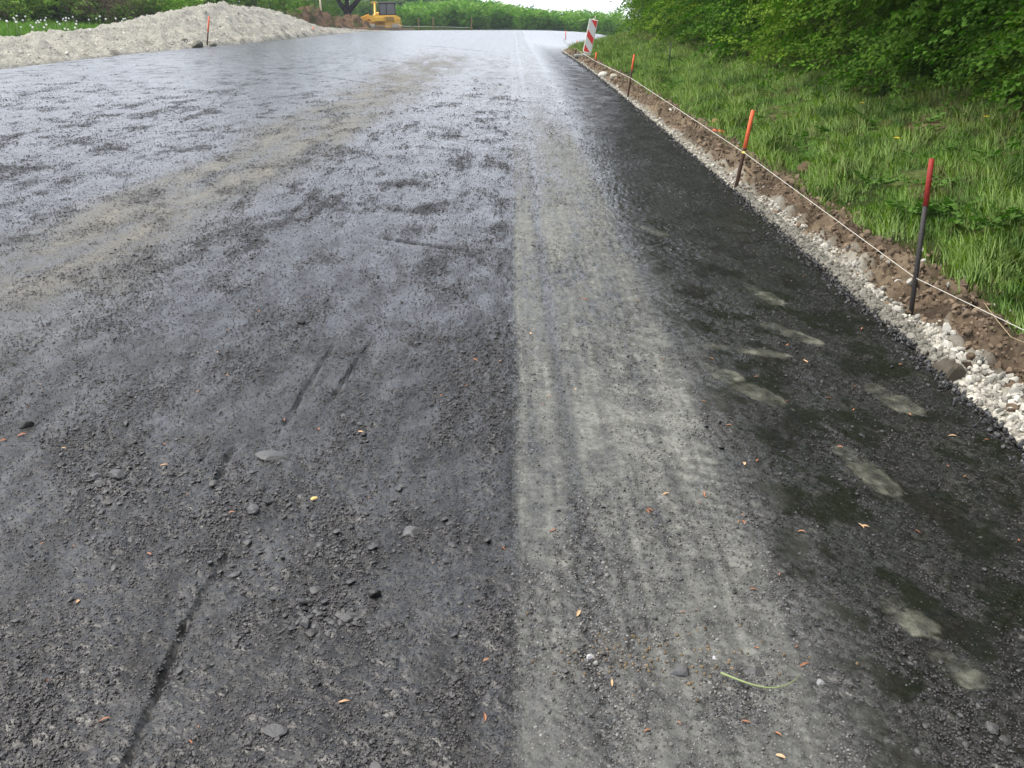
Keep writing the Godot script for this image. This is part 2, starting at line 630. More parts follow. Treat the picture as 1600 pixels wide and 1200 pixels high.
func shoe_prints(x: float, d: float) -> float:          # dusty shoe prints crossing the dark side
	if x < 0.6 or d < 1.2 or d > 5.2: return 0.0
	var px := x + 0.005 * nb.get_noise_2d(x * 30.0, d * 30.0)
	var pd := d + 0.009 * nb.get_noise_2d(x * 24.0 + 9.0, d * 24.0)
	var k := 0.0
	for f in [[0.935, 2.34, 0.992, 2.045, 0.046], [0.71, 3.15, 1.0, 3.02, 0.04], [0.985, 3.40, 1.15, 3.14, 0.042], [1.05, 3.90, 1.13, 3.60, 0.045], [1.19, 2.80, 1.26, 2.54, 0.055], [0.69, 2.88, 0.86, 2.60, 0.05], [0.80, 1.62, 0.855, 1.50, 0.04], [0.835, 1.455, 0.89, 1.35, 0.034], [0.66, 2.95, 0.78, 2.8, 0.04], [0.72, 5.0, 0.84, 4.75, 0.045]]:
		k = maxf(k, foot(px, pd, f[0], f[1], f[2], f[3], f[4]))
	return k

func make_road() -> void:
	for g in [[-0.659, 3.243, -0.69, 2.362, 0.009, 0.9], [-0.517, 3.277, -0.595, 2.446, 0.008, 0.85], [-0.80, 2.33, -0.786, 2.05, 0.010, 1.0], [-0.66, 1.80, -0.676, 1.54, 0.0075, 0.9], [-0.676, 1.54, -0.653, 1.165, 0.0085, 1.0],
		[-0.653, 1.165, -0.64, 0.9, 0.009, 1.0], [-0.757, 4.766, -0.096, 4.386, 0.03, 0.8], [-4.172, 16.70, -0.849, 12.454, 0.05, 0.9], [-0.849, 12.454, 0.47, 11.454, 0.05, 0.6], [-3.885, 21.43, -0.684, 16.87, 0.06, 0.7], [-3.0, 27.5, 0.0, 24.0, 0.08, 0.7], [-6.0, 24.0, -3.6, 22.0, 0.08, 0.6]]:
		grooves.append([Vector2(g[0], g[1]), Vector2(g[2], g[3]), g[4], g[5], minf(g[1], g[3]) - 0.15, maxf(g[1], g[3]) + 0.15, g[1] > 1.9])
	var cols := []
	var x := 1.52
	var step := 0.0088
	while x > -9.35:
		cols.append(x)
		if x < -1.25: step = minf(step * 1.02, 0.12)
		x -= step
	cols.reverse()
	var ds := []
	var d := -16.0
	while d < 0.6: ds.append(d); d += 0.6
	d = 0.75
	while d < 135.0: ds.append(d); d += maxf(0.0072, 0.0062 * d)
	var nx := cols.size()
	var ny := ds.size()
	var pos := PackedVector3Array(); pos.resize(nx * ny)
	var col := PackedColorArray(); col.resize(nx * ny)
	var uv := PackedVector2Array(); uv.resize(nx * ny)
	var over := PackedColorArray(); over.resize(nx * ny)
	for j in ny:
		d = ds[j]
		var right := xr(d)
		var wob := 0.025 * na.get_noise_1d(d * 3.0) + 0.022 * nb.get_noise_1d(d * 14.0)
		var span := xl(d) + 9.3
		for i in nx:
			var cx: float = cols[i]
			var px := cx + (right - 1.49) * sm(-6.0, 1.0, cx) + wob * sm(1.1, 1.5, cx)
			px += span * (1.0 - sm(-9.3, -4.0, cx)) + (0.15 * na.get_noise_1d(d * 0.9 + 50.0)) * (1.0 - sm(-9.3, -8.6, cx))
			var k := j * nx + i
			var near := d < 30.0 and d > 0.0
			var c := crumbs(px, d) if near else 0.25
			if d > 18.0: c = lerpf(c, 0.25, sm(18.0, 30.0, d))
			var gv := groove(px, d) if near else 0.0
			var y := road_h(px, d, c, gv)
			var edge := sm(1.44, 1.52, cx)
			if edge > 0.0: y -= edge * (0.075 + 0.02 * nb.get_noise_2d(px * 20.0, d * 20.0)) - (1.0 - edge) * edge * 0.03
			y -= 0.08 * (1.0 - sm(-9.35, -9.15, cx))
			pos[k] = Vector3(px, y, -d)
			uv[k] = Vector2(px, d) / 1.6
			# the binder itself
			var n1 := na.get_noise_2d(px * 1.4 + 90.0, d * 1.4)
			var rightness := sm(0.52, 0.80, px + 0.10 * nd.get_noise_2d(px * 2.5, d * 2.5))
			var g := lerpf(0.058, 0.064, sm(2.0, 6.0, d)) + 0.012 * n1
			g = lerpf(g, 0.037 + 0.012 * n1, rightness)
			col[k] = Color(g, g, g * 0.99).lerp(Color(g, g * 1.04, g * 0.86), rightness)
			# what lies on it: loose dark grit, pale dust, shoe prints, plus painted reflection and groove shade
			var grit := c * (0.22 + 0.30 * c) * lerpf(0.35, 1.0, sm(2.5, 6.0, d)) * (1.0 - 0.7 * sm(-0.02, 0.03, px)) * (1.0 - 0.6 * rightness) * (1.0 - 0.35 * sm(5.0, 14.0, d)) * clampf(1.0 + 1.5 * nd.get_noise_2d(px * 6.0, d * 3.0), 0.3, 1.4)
			grit = maxf(grit, sm(0.5, lerpf(0.8, 1.15, sm(3.0, 12.0, d)), px + 0.08 * nd.get_noise_2d(px * 2.0, d)) * (0.25 + 0.33 * sm(3.0, 10.0, d)) * (1.0 - sm(13.0, 42.0, d)) * (1.0 + 0.8 * nd.get_noise_2d(px * 3.0, d * 1.5)))  # right lane: dark reflection of the trees painted into the film
			var wn := na.get_noise_2d(px * 2.2, d * 0.55 + 40.0)
			var wf := nb.get_noise_2d(px * 9.0, d * 7.0)
			var dust := 0.0
			var wander := 0.012 * na.get_noise_1d(d * 1.2 + 5.0)
			var ribs := 0.5 + 0.5 * sin(TAU * (d + 0.35 * absf(px - 0.42)) / lerpf(0.034, 0.05, sm(1.5, 4.0, d)))
			ribs = lerpf(0.85, ribs, 0.55 * sm(0.30, 0.5, px) * sm(-0.1, 0.35, na.get_noise_2d(px * 3.0, d * 0.8 + 12.0)) * (1.0 - sm(3.0, 4.5, d)))
			dust = maxf(dust, ribs * band(px + wander, 0.30, 0.285, lerpf(0.014, 0.06, sm(0.2, 0.5, px))) * (0.58 + 0.45 * wn + 0.35 * wf + 0.28 * nb.get_noise_2d(px * 9.0, d * 45.0) + 0.35 * nb.get_noise_2d(px * 40.0, d * 0.8) + 0.35 * nd.get_noise_2d(px * 9.0, d * 1.2)) * (1.0 - 0.85 * band(px, 0.155 + 0.012 * sin(d), 0.024, 0.03)) * (1.0 - 0.4 * band(px, 0.43 + 0.01 * sin(d * 1.4), 0.012, 0.02)) * (1.0 - 0.3 * band(px, 0.06, 0.012, 0.02)) * (1.0 - 0.75 * sm(5.0, 12.0, d)))
			dust = maxf(dust, 0.30 * band(px, 0.62, 0.08, 0.06) * (0.5 + 0.6 * wf + 0.4 * wn) * (1.0 - sm(3.0, 6.0, d)))
			var tan_ := band(px, -2.15 + 0.03 * d * sm(5, 9, d), 0.30 + 0.02 * d, 0.22 + 0.02 * d) * (0.65 + 0.7 * wn + 0.3 * wf) * sm(2.6, 4.0, d) * (1.0 - sm(17.0, 26.0, d))
			tan_ = maxf(tan_, 0.35 * band(px, -0.4, 0.35, 0.3) * sm(9.0, 13.0, d) * (1.0 - sm(20.0, 30.0, d)) * (0.5 + wn))
			var feet := shoe_prints(px, d) * clampf(0.75 + 0.5 * wf + 1.3 * nd.get_noise_2d(px * 13.0, d * 13.0), 0.08, 1.25)
			# hollows on the right stay bare, oily and almost black
			var oil := 0.72 * oily(px, d)
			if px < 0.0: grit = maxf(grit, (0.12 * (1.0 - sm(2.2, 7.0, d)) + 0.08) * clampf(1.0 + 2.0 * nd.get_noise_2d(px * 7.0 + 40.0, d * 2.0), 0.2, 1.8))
			var a_dust := clampf(dust * 1.3 * lerpf(0.7, 1.0, sm(1.2, 1.9, d + 0.5 * nd.get_noise_2d(px * 4.0, d * 4.0))), 0.0, 1.0) * 0.82
			var a_tan := clampf(tan_, 0.0, 1.0) * 0.85
			var a_feet := clampf(feet, 0.0, 1.0) * 0.85
			var a_grit_shade := maxf(grit, 0.8 * gv)  # grit, plus recess darkening painted into the grooves
			var sum := a_dust + a_tan + a_feet + a_grit_shade + oil + 0.001
			var tone := Color(0.285, 0.292, 0.272) * a_dust + Color(0.31, 0.30, 0.265) * a_tan + Color(0.24, 0.245, 0.20) * a_feet + Color(0.026, 0.026, 0.0255) * a_grit_shade + Color(0.017, 0.0195, 0.012) * oil
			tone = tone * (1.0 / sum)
			tone.a = clampf(maxf(maxf(a_dust, a_tan), maxf(a_feet, maxf(a_grit_shade, oil))), 0.0, 0.95)
			if edge > 0.5: tone.a = 0.0
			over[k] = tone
	var idx := grid_index(nx, ny)
	var nor := grid_normals(pos, nx, ny)
	var bands := ArrayMesh.new()                    # relief and roughness step down with distance, which keeps the far sheen
	var j0 := 0
	for b in M.asphalt_bands.size():
		var far: float = [3.2, 5.0, 7.5, 11.0, 17.0, 1000.0][b]
		var j1 := j0
		while j1 < ny - 1 and ds[j1] < far: j1 += 1
		var a := []
		a.resize(Mesh.ARRAY_MAX)
		a[Mesh.ARRAY_VERTEX] = pos.slice(j0 * nx, (j1 + 1) * nx); a[Mesh.ARRAY_NORMAL] = nor.slice(j0 * nx, (j1 + 1) * nx)
		a[Mesh.ARRAY_COLOR] = col.slice(j0 * nx, (j1 + 1) * nx); a[Mesh.ARRAY_TEX_UV] = uv.slice(j0 * nx, (j1 + 1) * nx)
		a[Mesh.ARRAY_INDEX] = grid_index(nx, j1 - j0 + 1)
		bands.add_surface_from_arrays(Mesh.PRIMITIVE_TRIANGLES, a)
		bands.surface_set_material(b, M.asphalt_bands[b])
		j0 = j1
	var o := obj("road", bands, null)
	tag(o, "fresh dark asphalt road surface rising to a crest", "", "", "structure")
	# the film of grit, dust and painted-in dark, a millimetre above the binder
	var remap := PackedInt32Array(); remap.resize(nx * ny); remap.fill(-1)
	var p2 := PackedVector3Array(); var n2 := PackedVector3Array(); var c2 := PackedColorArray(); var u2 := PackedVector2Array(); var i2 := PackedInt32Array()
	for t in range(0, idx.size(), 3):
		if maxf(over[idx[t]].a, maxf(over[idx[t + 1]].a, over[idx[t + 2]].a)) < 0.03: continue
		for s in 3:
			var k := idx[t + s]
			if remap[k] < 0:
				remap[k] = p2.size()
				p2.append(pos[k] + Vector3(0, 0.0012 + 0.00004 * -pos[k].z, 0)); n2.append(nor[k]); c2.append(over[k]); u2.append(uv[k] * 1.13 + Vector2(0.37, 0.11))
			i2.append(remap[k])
	var f := obj("road_dust_and_shade", commit(p2, n2, c2, u2, i2), M.dust)
	tag(f, "pale tyre dust, shoe prints, dark loose grit, painted tree reflection and groove shade on asphalt", "dust", "", "stuff")
	make_chips()

func make_chips() -> void:
	var fine := [[], [], []]
	var tint := [[], [], []]
	# single grains of aggregate, thick near the camera
	var n := 0
	while n < 230000:
		var d := 0.95 * pow(17.0 / 0.95, rng.randf())
		var half := 0.62 * d + 0.35
		var x := rng.randf_range(maxf(-half, -9.0), minf(half, 1.47))
		var c := crumbs(x, d)
		if rng.randf() > (0.45 + c * 0.55) * (1.0 - sm(5.0, 17.0, d)): continue
		if x < -0.4 and x > -0.9 and d < 3.4 and groove(x, d) > 0.2: continue
		if shoe_prints(x, d) > 0.3 and rng.randf() < 0.7: continue
		if oily(x, d) > 0.4 and rng.randf() < 0.8: continue
		n += 1
		var s := rng.randf_range(0.0010, 0.0026) * (1.0 + 0.5 * c) * (0.8 + 0.12 * d)
		if rng.randf() < 0.03: s *= 1.8
		var k := rng.randi() % 3
		fine[k].append(lying(Vector3(s, s * rng.randf_range(0.5, 0.8), s * rng.randf_range(0.7, 1.2)), Vector3(x, road_h(x, d, c, 0.0) + s * (0.05 + 0.3 * c), -d), 0.6))
		var g := rng.randf_range(0.032, 0.075) * (0.7 if x > 0.65 else 1.0)
		var pale := 0.14 * rng.randf() if x > 0.0 and x < 0.6 and rng.randf() < 0.5 else 0.0
		tint[k].append(Color(g + pale + 0.003, g + pale, g + pale * 0.9 + 0.002))
	for k in 3:
		var o := scatter("asphalt_grit", rock(60 + k, 0, 4, 0.6), M.chip, fine[k], tint[k])
		tag(o, ["loose fine dark asphalt grit scattered over the near road", "angular dark asphalt grit strewn over the near road", "blunt dark asphalt grit strewn over the near road"][k], "grit", "", "stuff")
	# flat chips, and crumbs out to the middle distance
	var xf := []
	var tt := []
	n = 0
	while n < 2600:
		var d := 1.0 * pow(26.0, rng.randf())
		var half := 0.62 * d + 0.35
		var x := rng.randf_range(maxf(-half, -8.8), minf(half, 1.45))
		var c := crumbs(x, d)
		if rng.randf() > 0.05 + c * c: continue
		n += 1
		var s := rng.randf_range(0.0035, 0.0085) * (0.85 + 0.05 * d)
		if rng.randf() < 0.08 and d < 6.0: s *= 1.7
		var flat := rng.randf_range(0.25, 0.6)
		xf.append(lying(Vector3(s, s * flat, s * rng.randf_range(0.6, 1.1)), Vector3(x, road_h(x, d, c, 0.0) + s * flat * 0.4, -d), 0.35))
		var g := rng.randf_range(0.032, 0.06)
		tt.append(Color(g, g, g * 1.03))
	for k in 330:                                  # the broken patch at the end of the scraped line
		var x: float = [-0.70, -0.42, -1.05, -0.40][k % 4] + rng.randfn() * [0.22, 0.16, 0.10, 0.06][k % 4]
		var d: float = [1.98, 1.86, 2.13, 1.56][k % 4] + rng.randfn() * [0.14, 0.11, 0.06, 0.03][k % 4]
		var s := rng.randf_range(0.005, 0.012) * (1.5 if k % 9 == 0 else 1.0)
		xf.append(lying(Vector3(s, s * 0.42, s * rng.randf_range(0.55, 1.0)), Vector3(x, road_h(x, d, crumbs(x, d), 0.0) + s * 0.04, -d), 0.35))
		var g := rng.randf_range(0.032, 0.06)
		tt.append(Color(g, g, g * 1.03))
	var o2 := scatter("asphalt_crumbs", rock(71, 1, 12, 0.42, 0.16), M.chip, xf, tt)
	tag(o2, "flat asphalt crumbs lying in loose patches on the road", "crumbs", "", "stuff")
	# the ragged edge of the mat
	xf = []; tt = []
	for i in 5200:
		var d := 1.6 * pow(28.0 / 1.6, rng.randf())
		var v := absf(rng.randfn(0.0, 0.035)) * (1.0 if rng.randf() < 0.7 else -1.3)
		var x := xr(d) + v + 0.025 * na.get_noise_1d(d * 3.0)
		var s := rng.randf_range(0.003, 0.010) * (0.9 + 0.04 * d)
		var y := road_e(x, d) - 0.02 - clampf(v / 0.07, 0.0, 1.0) * 0.075
		if v < 0: y = road_e(x, d) - 0.002
		xf.append(tumble(Vector3(s, s * 0.7, s), Vector3(x, y + s * 0.3, -d)))
		var g := rng.randf_range(0.022, 0.05)
		tt.append(Color(g, g, g * 1.05))
	var o3 := scatter("asphalt_edge_crumbs", rock(72, 1, 7, 0.5), M.chip, xf, tt)
	tag(o3, "black asphalt lumps crumbling along the right edge of the road", "crumbs", "", "stuff")

# ------------------------------------------------------------------ heaps
func heap_h(w: float, d: float) -> float:
	var top := table(d, [10.0, 20.0, 21.7, 23.2, 24.6, 25.4, 27.5, 29.0, 31.8, 34.5, 36.4, 39.1, 41.6, 44.4, 47.0, 55.0, 60.0], [0.2, 0.2, 0.27, 0.27, 0.42, 0.31, 0.51, 0.7, 0.95, 1.12, 1.0, 0.98, 0.88, 0.43, 0.16, 0.06, -0.05])
	var peak := 2.6
	var back := 3.4
	var k := clampf(w / peak, 0.0, 1.0) if w < peak else clampf(1.0 - (w - peak) / back, 0.0, 1.0)
	k = lerpf(k, k * k * (3.0 - 2.0 * k), 0.4)
	return top * k + 0.05 * sm(0.0, 0.25, w) * (1.0 - sm(5.0, 6.0, w))

func make_gravel_heap() -> void:
	var ds := []
	var d := 10.0
	while d < 60.0: ds.append(d); d += 0.10
	var nx := 84
	var ny := ds.size()
	var pos := PackedVector3Array(); pos.resize(nx * ny)
	var col := PackedColorArray(); col.resize(nx * ny)
	var uv := PackedVector2Array(); uv.resize(nx * ny)
	for j in ny:
		d = ds[j]
		for i in nx:
			var w := -0.12 + 6.4 * (nx - 1 - i) / (nx - 1.0)
			var px := xl(d) - w + 0.2 * na.get_noise_1d(d * 1.3)
			var h := heap_h(w, d)
			var on := sm(0.0, 0.12, h)
			var y := ground_e(xl(d) - 1.0, d) + h - 0.06 * (1.0 - on) - 0.12 * (1.0 - sm(-0.1, 0.15, w))
			y += on * (0.13 * na.get_noise_2d(px * 1.5, d * 1.5) + 0.05 * nb.get_noise_2d(px * 4.5, d * 4.5) + 0.025 * nc.get_noise_2d(px * 14.0, d * 14.0))
			pos[j * nx + i] = Vector3(px, y, -d)
			uv[j * nx + i] = Vector2(px, d) / 1.1
			var n := nb.get_noise_2d(px * 3.0, d * 3.0)
			var c := Color(0.48, 0.46, 0.39) * (1.0 + 0.2 * n)
			c = c.lerp(Color(0.26, 0.235, 0.19), sm(0.15, 0.5, na.get_noise_2d(px * 2.0, d * 2.0 + 9.0)) * (1.0 - sm(0.2, 1.6, w)))
			c = c.lerp(Color(0.28, 0.19, 0.10), 0.7 * sm(4.2, 5.6, w) * sm(-0.1, 0.2, n))
			col[j * nx + i] = c
	var t := thing("gravel_heap", "long pale heap of crushed gravel along the left edge of the road", "gravel heap")
	var body := obj("heap", commit(pos, grid_normals(pos, nx, ny), col, uv, grid_index(nx, ny)), M.soil, t)
	var xf := []
	var tint := []
	for k in 12000:
		d = rng.randf_range(12.0, 50.0)
		var w := rng.randf_range(0.0, 3.2)
		var i := clampi(int((nx - 1) - (w + 0.12) / 6.4 * (nx - 1)), 0, nx - 1)
		var j := clampi(int((d - 10.0) / 0.10), 0, ny - 1)
		var p := pos[j * nx + i]
		var s := rng.randf_range(0.006, 0.018) * (1.0 + (1.8 if rng.randf() < 0.04 else 0.0))
		xf.append(tumble(Vector3(s, s * 0.8, s * 1.1), p + Vector3(rng.randf_range(-0.05, 0.05), s * 0.1, rng.randf_range(-0.05, 0.05))))
		var g := rng.randf_range(0.24, 0.56)
		tint.append(Color(g, g * 0.96, g * 0.84))
	scatter("loose_stones", rock(81, 0, 5, 0.6), M.stone, xf, tint, t)
	# three grey boulders at the foot of the stake
	for q in [[-8.55, 26.0, 0.17, "larger grey boulder left of the stake at the gravel heap's foot"], [-8.30, 26.6, 0.11, "small grey boulder behind the stake at the gravel heap's foot"], [-9.0, 26.4, 0.10, "flat grey boulder on the gravel heap left of its stake"]]:
		var o := obj("boulder", rock(90 + int(q[1] * 10.0), 1, 9, 0.6), mat(0.16, 0.155, 0.12, 0.9))
		o.transform = Transform3D(Basis.from_euler(Vector3(0.3, q[0], 0.2)) * Basis.from_scale(Vector3(q[2], q[2] * 0.8, q[2])), Vector3(q[0], ground_e(xl(q[1]) - 1.0, q[1]) + heap_h(xl(q[1]) - q[0], q[1]) + q[2] * 0.4, -q[1]))
		tag(o, q[3], "boulder")

func mound(called: String, label: String, c: Vector2, rx: float, rz: float, h: float, sd: int) -> void:
	var n := 60
	var pos := PackedVector3Array(); pos.resize(n * n)
	var col := PackedColorArray(); col.resize(n * n)
	var uv := PackedVector2Array(); uv.resize(n * n)
	for j in n:
		for i in n:
			var a := (i / (n - 1.0) * 2.0 - 1.0)
			var b := (j / (n - 1.0) * 2.0 - 1.0)
			var x := c.x + a * rx * 1.25
			var d := c.y + b * rz * 1.25
			var r := sqrt(a * a + b * b) * 1.25
			r += 0.25 * na.get_noise_2d(x * 0.5 + sd, d * 0.5)
			var k := clampf(1.0 - r, 0.0, 1.0)
			var y := ground_e(x, d) - 0.06 + h * k * (1.6 - 0.6 * k) + (0.45 * na.get_noise_2d(x * 0.9, d * 0.9 + sd) + 0.3 * absf(nb.get_noise_2d(x * 2.2, d * 2.2))) * minf(1.0, k * 4.0) * minf(h, 1.0)
			pos[j * n + i] = Vector3(x, y, -d)
			uv[j * n + i] = Vector2(x, d) / 2.0
			var t := na.get_noise_2d(x * 1.3 + 5.0, d * 1.3)
			col[j * n + i] = Color(0.26, 0.165, 0.10).lerp(Color(0.13, 0.085, 0.055), sm(-0.1, 0.3, t)).lerp(Color(0.07, 0.10, 0.03), 0.7 * sm(0.25, 0.4, nb.get_noise_2d(x * 0.8, d * 0.8 + 3.0)))
	var o := obj(called, commit(pos, grid_normals(pos, n, n), col, uv, grid_index(n, n)), M.soil)
	tag(o, label, "dirt mound")

func make_dirt_mounds() -> void:
	mound("dirt_mound", "reddish brown mound of dug earth left of the bulldozer", Vector2(-13.2, 63.0), 2.9, 2.6, 1.1, 3)
	mound("dirt_mound", "darker crumbly heap of clods between the mound and the bulldozer", Vector2(-10.6, 64.0), 1.3, 1.4, 0.85, 8)
	mound("dirt_mound", "low row of brown clods at the road edge before the bulldozer", Vector2(-9.4, 62.0), 2.0, 0.9, 0.16, 14)

# ------------------------------------------------------------------ the dug verge on the right
func make_verge() -> void:
	var ds := []
	var d := 0.9
	while d < 62.0: ds.append(d); d += maxf(0.016, 0.0075 * d)
	var nx := 74
	var ny := ds.size()
	var pos := PackedVector3Array(); pos.resize(nx * ny)
	var col := PackedColorArray(); col.resize(nx * ny)
	var uv := PackedVector2Array(); uv.resize(nx * ny)
	for j in ny:
		d = ds[j]
		for i in nx:
			var v := -0.10 + 1.02 * i / (nx - 1.0)
			var x := xr(d) + v
			var y := ground_e(x, d) + verge_bump(x, d)
			if v < 0.0: y -= 0.02
			y -= 0.10 * sm(0.82, 0.92, v)
			pos[j * nx + i] = Vector3(x, y, -d)
			uv[j * nx + i] = Vector2(x, d) / 0.55
			var n := na.get_noise_2d(x * 3.0, d * 2.0)
			var m := nb.get_noise_2d(x * 11.0, d * 11.0)
			var soil := Color(0.19, 0.142, 0.098).lerp(Color(0.11, 0.083, 0.06), sm(-0.15, 0.25, n)) * (1.0 + 0.35 * m)
			soil = soil.lerp(Color(0.30, 0.235, 0.16), 0.7 * sm(0.15, 0.4, na.get_noise_2d(x * 1.3, d * 0.8 + 17.0)) + 0.35 * sm(7.0, 13.0, d))
			var grav := Color(0.40, 0.38, 0.32) * (1.0 + 0.25 * m)
			var edge := 0.20 + 0.07 * na.get_noise_1d(d * 2.2) - 0.06 * sm(6.0, 10.0, d)
			var c := grav.lerp(soil, sm(edge - 0.03, edge + 0.05, v + 0.03 * m))
			# grey mortar spilled along the edge
			var mort := sm(3.1, 3.35, d) * (1.0 - sm(5.6, 6.4, d)) * (1.0 - sm(0.10, 0.15, v + 0.02 * n))
			c = c.lerp(Color(0.19, 0.18, 0.15) * (1.0 + 0.2 * m), mort)
			c = c.lerp(Color(0.05, 0.07, 0.022), sm(0.45, 0.58, v + 0.06 * n))
			col[j * nx + i] = c
	var o := obj("dug_verge", commit(pos, grid_normals(pos, nx, ny), col, uv, grid_index(nx, ny)), M.soil_round)
	tag(o, "dug brown soil and pale gravel strip beside the road", "", "", "structure")

	# crushed white stones: the largest as things, the rest as one
	var kinds := []
	for k in 6: kinds.append(rock(100 + k, 1, 14, 0.42, 0.14))
	var spots := []
	for k in 9000:
		d = 2.0 * pow(30.0 / 2.0, rng.randf())
		var edge := 0.17 + 0.07 * na.get_noise_1d(d * 2.2) - 0.05 * sm(6.0, 10.0, d)
		var lo := 0.02 + 0.115 * sm(3.0, 3.3, d) * (1.0 - sm(5.6, 6.4, d))
		var v := lerpf(lo, maxf(edge, lo + 0.04), rng.randf()) + rng.randfn(0.0, 0.012)
		if d < 3.1: v = rng.randf_range(0.0, 0.24)
		var s := rng.randf_range(0.005, 0.013) * (0.9 + 0.03 * d)
		if d < 3.3: s *= 1.35
		if rng.randf() < 0.12: s *= 1.55
		if d > 3.4 and na.get_noise_2d(d * 2.4, v * 5.0 + 3.0) < -0.02 and rng.randf() < 0.75: continue
		spots.append([s / d, xr(d) + v, d, s])
	for k in 110:
		d = 2.5 * pow(25.0 / 2.5, rng.randf())
		var s := rng.randf_range(0.007, 0.020)
		spots.append([s / d, xr(d) + rng.randf_range(0.22, 0.6), d, s])
	spots.sort_custom(func(a, b): return a[0] > b[0])
	var xf := [[], [], []]
	var tint := [[], [], []]
	var stone_mats := []
	for g in [0.36, 0.45, 0.52, 0.28]: stone_mats.append(mat(g, g * 0.965, g * 0.86, 0.9, 0, 0.25))
	var first := {}
	for k in spots.size():
		var q = spots[k]
		var s: float = q[3]
		var t := tumble(Vector3(s, s * rng.randf_range(0.45, 0.85), s * rng.randf_range(0.7, 1.35)), at_verge(q[1], q[2], s * 0.35))
		if k < 160:
			var i := rng.randi() % 6
			var o2 := obj("crushed_stone", kinds[i], stone_mats[rng.randi() % 4])
			o2.transform = t
			tag(o2, "angular white crushed stone lying in the gravel strip beside the asphalt edge", "stone", "white crushed stones along the road edge")
		else:
			var g := rng.randf_range(0.24, 0.52)
			xf[k % 3].append(t)
			tint[k % 3].append(Color(g, g * 0.96, g * 0.85))
	for k in 3:
		var o3 := scatter("gravel", kinds[k] if k else rock(99, 0, 4, 0.6), M.stone, xf[k], tint[k])
		tag(o3, ["blunt small white gravel along the road edge", "angular small white gravel along the road edge", "chipped small white gravel along the road edge"][k], "gravel", "", "stuff")

	# clods of soil on the ridge
	xf = []; tint = []
	for k in 7500:
		d = 1.8 * pow(30.0 / 1.8, rng.randf())
		var v := rng.randfn(0.32, 0.10)
		if v < 0.14: continue
		var s := rng.randf_range(0.003, 0.012) * (0.9 + 0.04 * d)
		if rng.randf() < 0.14: s *= rng.randf_range(1.5, 2.8)
		xf.append(tumble(Vector3(s, s * rng.randf_range(0.5, 0.8), s * rng.randf_range(0.7, 1.2)), at_verge(xr(d) + v, d, s * 0.05)))
		var g := rng.randf_range(0.6, 1.3)
		var warm := 0.5 + 0.5 * sm(6.0, 12.0, d)
		tint.append(Color(0.145 * g, 0.108 * g, 0.076 * g).lerp(Color(0.2 * g, 0.15 * g, 0.1 * g), rng.randf() * warm))
	var clods := scatter("soil_clods", rock(111, 1, 7, 0.6, 0.34), M.stone, xf, tint)
	tag(clods, "crumbled brown soil clods on the verge ridge", "soil", "", "stuff")
	# grey mortar lumps
	xf = []; tint = []
	for k in 4200:
		d = rng.randf_range(3.0, 6.2)
		var v := rng.randf_range(0.0, 0.15) + 0.02 * na.get_noise_1d(d * 3.0)
		var s := rng.randf_range(0.004, 0.013)
		if rng.randf() < 0.06: s *= 1.7
		xf.append(tumble(Vector3(s, s * 0.7, s), at_verge(xr(d) + v, d, s * 0.2 + 0.035 * (1.0 - sm(0.05, 0.15, v)))))
		var g := rng.randf_range(0.13, 0.24)
		tint.append(Color(g, g * 0.96, g * 0.83))
	var mortar := scatter("mortar_crumbs", rock(112, 1, 5, 0.75, 0.2), M.stone, xf, tint)
	tag(mortar, "grey mortar crumbs spilled between asphalt edge and white gravel", "mortar", "", "stuff")
	# the big lumps that stand out
	for q in [[1.545, 2.96, 0.062, 0.085, 0.075, 0.06, "large grey brown clod at the asphalt edge below the nearest stake"], [1.565, 3.36, 0.024, 0.14, 0.135, 0.11, "small grey mortar lump beside the foot of the nearest stake"], [1.70, 3.45, 0.03, 0.11, 0.085, 0.06, "dark soil lump just behind the foot of the nearest stake"],
		[1.93, 11.2, 0.055, 0.30, 0.23, 0.16, "tan clod on the ridge right of the string beyond the second stake"], [1.83, 10.7, 0.075, 0.42, 0.41, 0.37, "pale grey stone lying under the string beyond the second stake"], [2.12, 6.55, 0.07, 0.1, 0.07, 0.045, "dark clod on the grass edge right of the second stake"],
		[1.63, 17.0, 0.10, 0.45, 0.44, 0.4, "white flat stone on the verge short of the striped board"], [1.70, 15.8, 0.09, 0.40, 0.37, 0.3, "pale stone on the verge nearer than the white flat one"], [2.05, 9.3, 0.06, 0.28, 0.17, 0.09, "rusty brown clod at the grass edge beyond the second stake"]]:
		var o4 := obj("clod", rock(int(q[1] * 100.0), 2, 7, 0.7, 0.10), mat(q[3], q[4], q[5], 0.95, 0, 0.2))
		o4.transform = Transform3D(Basis.from_euler(Vector3(0.2, q[1] * 7.0, 0.3)) * Basis.from_scale(Vector3(q[2], q[2] * 0.72, q[2] * 0.9)), at_verge(q[0], q[1], q[2] * 0.3))
		tag(o4, q[6], "clod" if q[6].find("stone") < 0 else "stone")
	for q in [[1.97, 8.85, 0.045, "bright orange paint sprayed on a clod beside the string"], [1.53, 5.85, 0.03, "orange paint sprayed on gravel near the second stake"]]:
		var o5 := obj("painted_clod", rock(int(q[1] * 100.0), 1, 6, 0.7, 0.12), mat(0.62, 0.11, 0.045, 0.8))
		o5.transform = Transform3D(Basis.from_euler(Vector3(0.1, q[1], 0.1)) * Basis.from_scale(Vector3(q[2] * 1.5, q[2] * 0.45, q[2])), at_verge(q[0], q[1], 0.005))
		tag(o5, q[3], "clod")

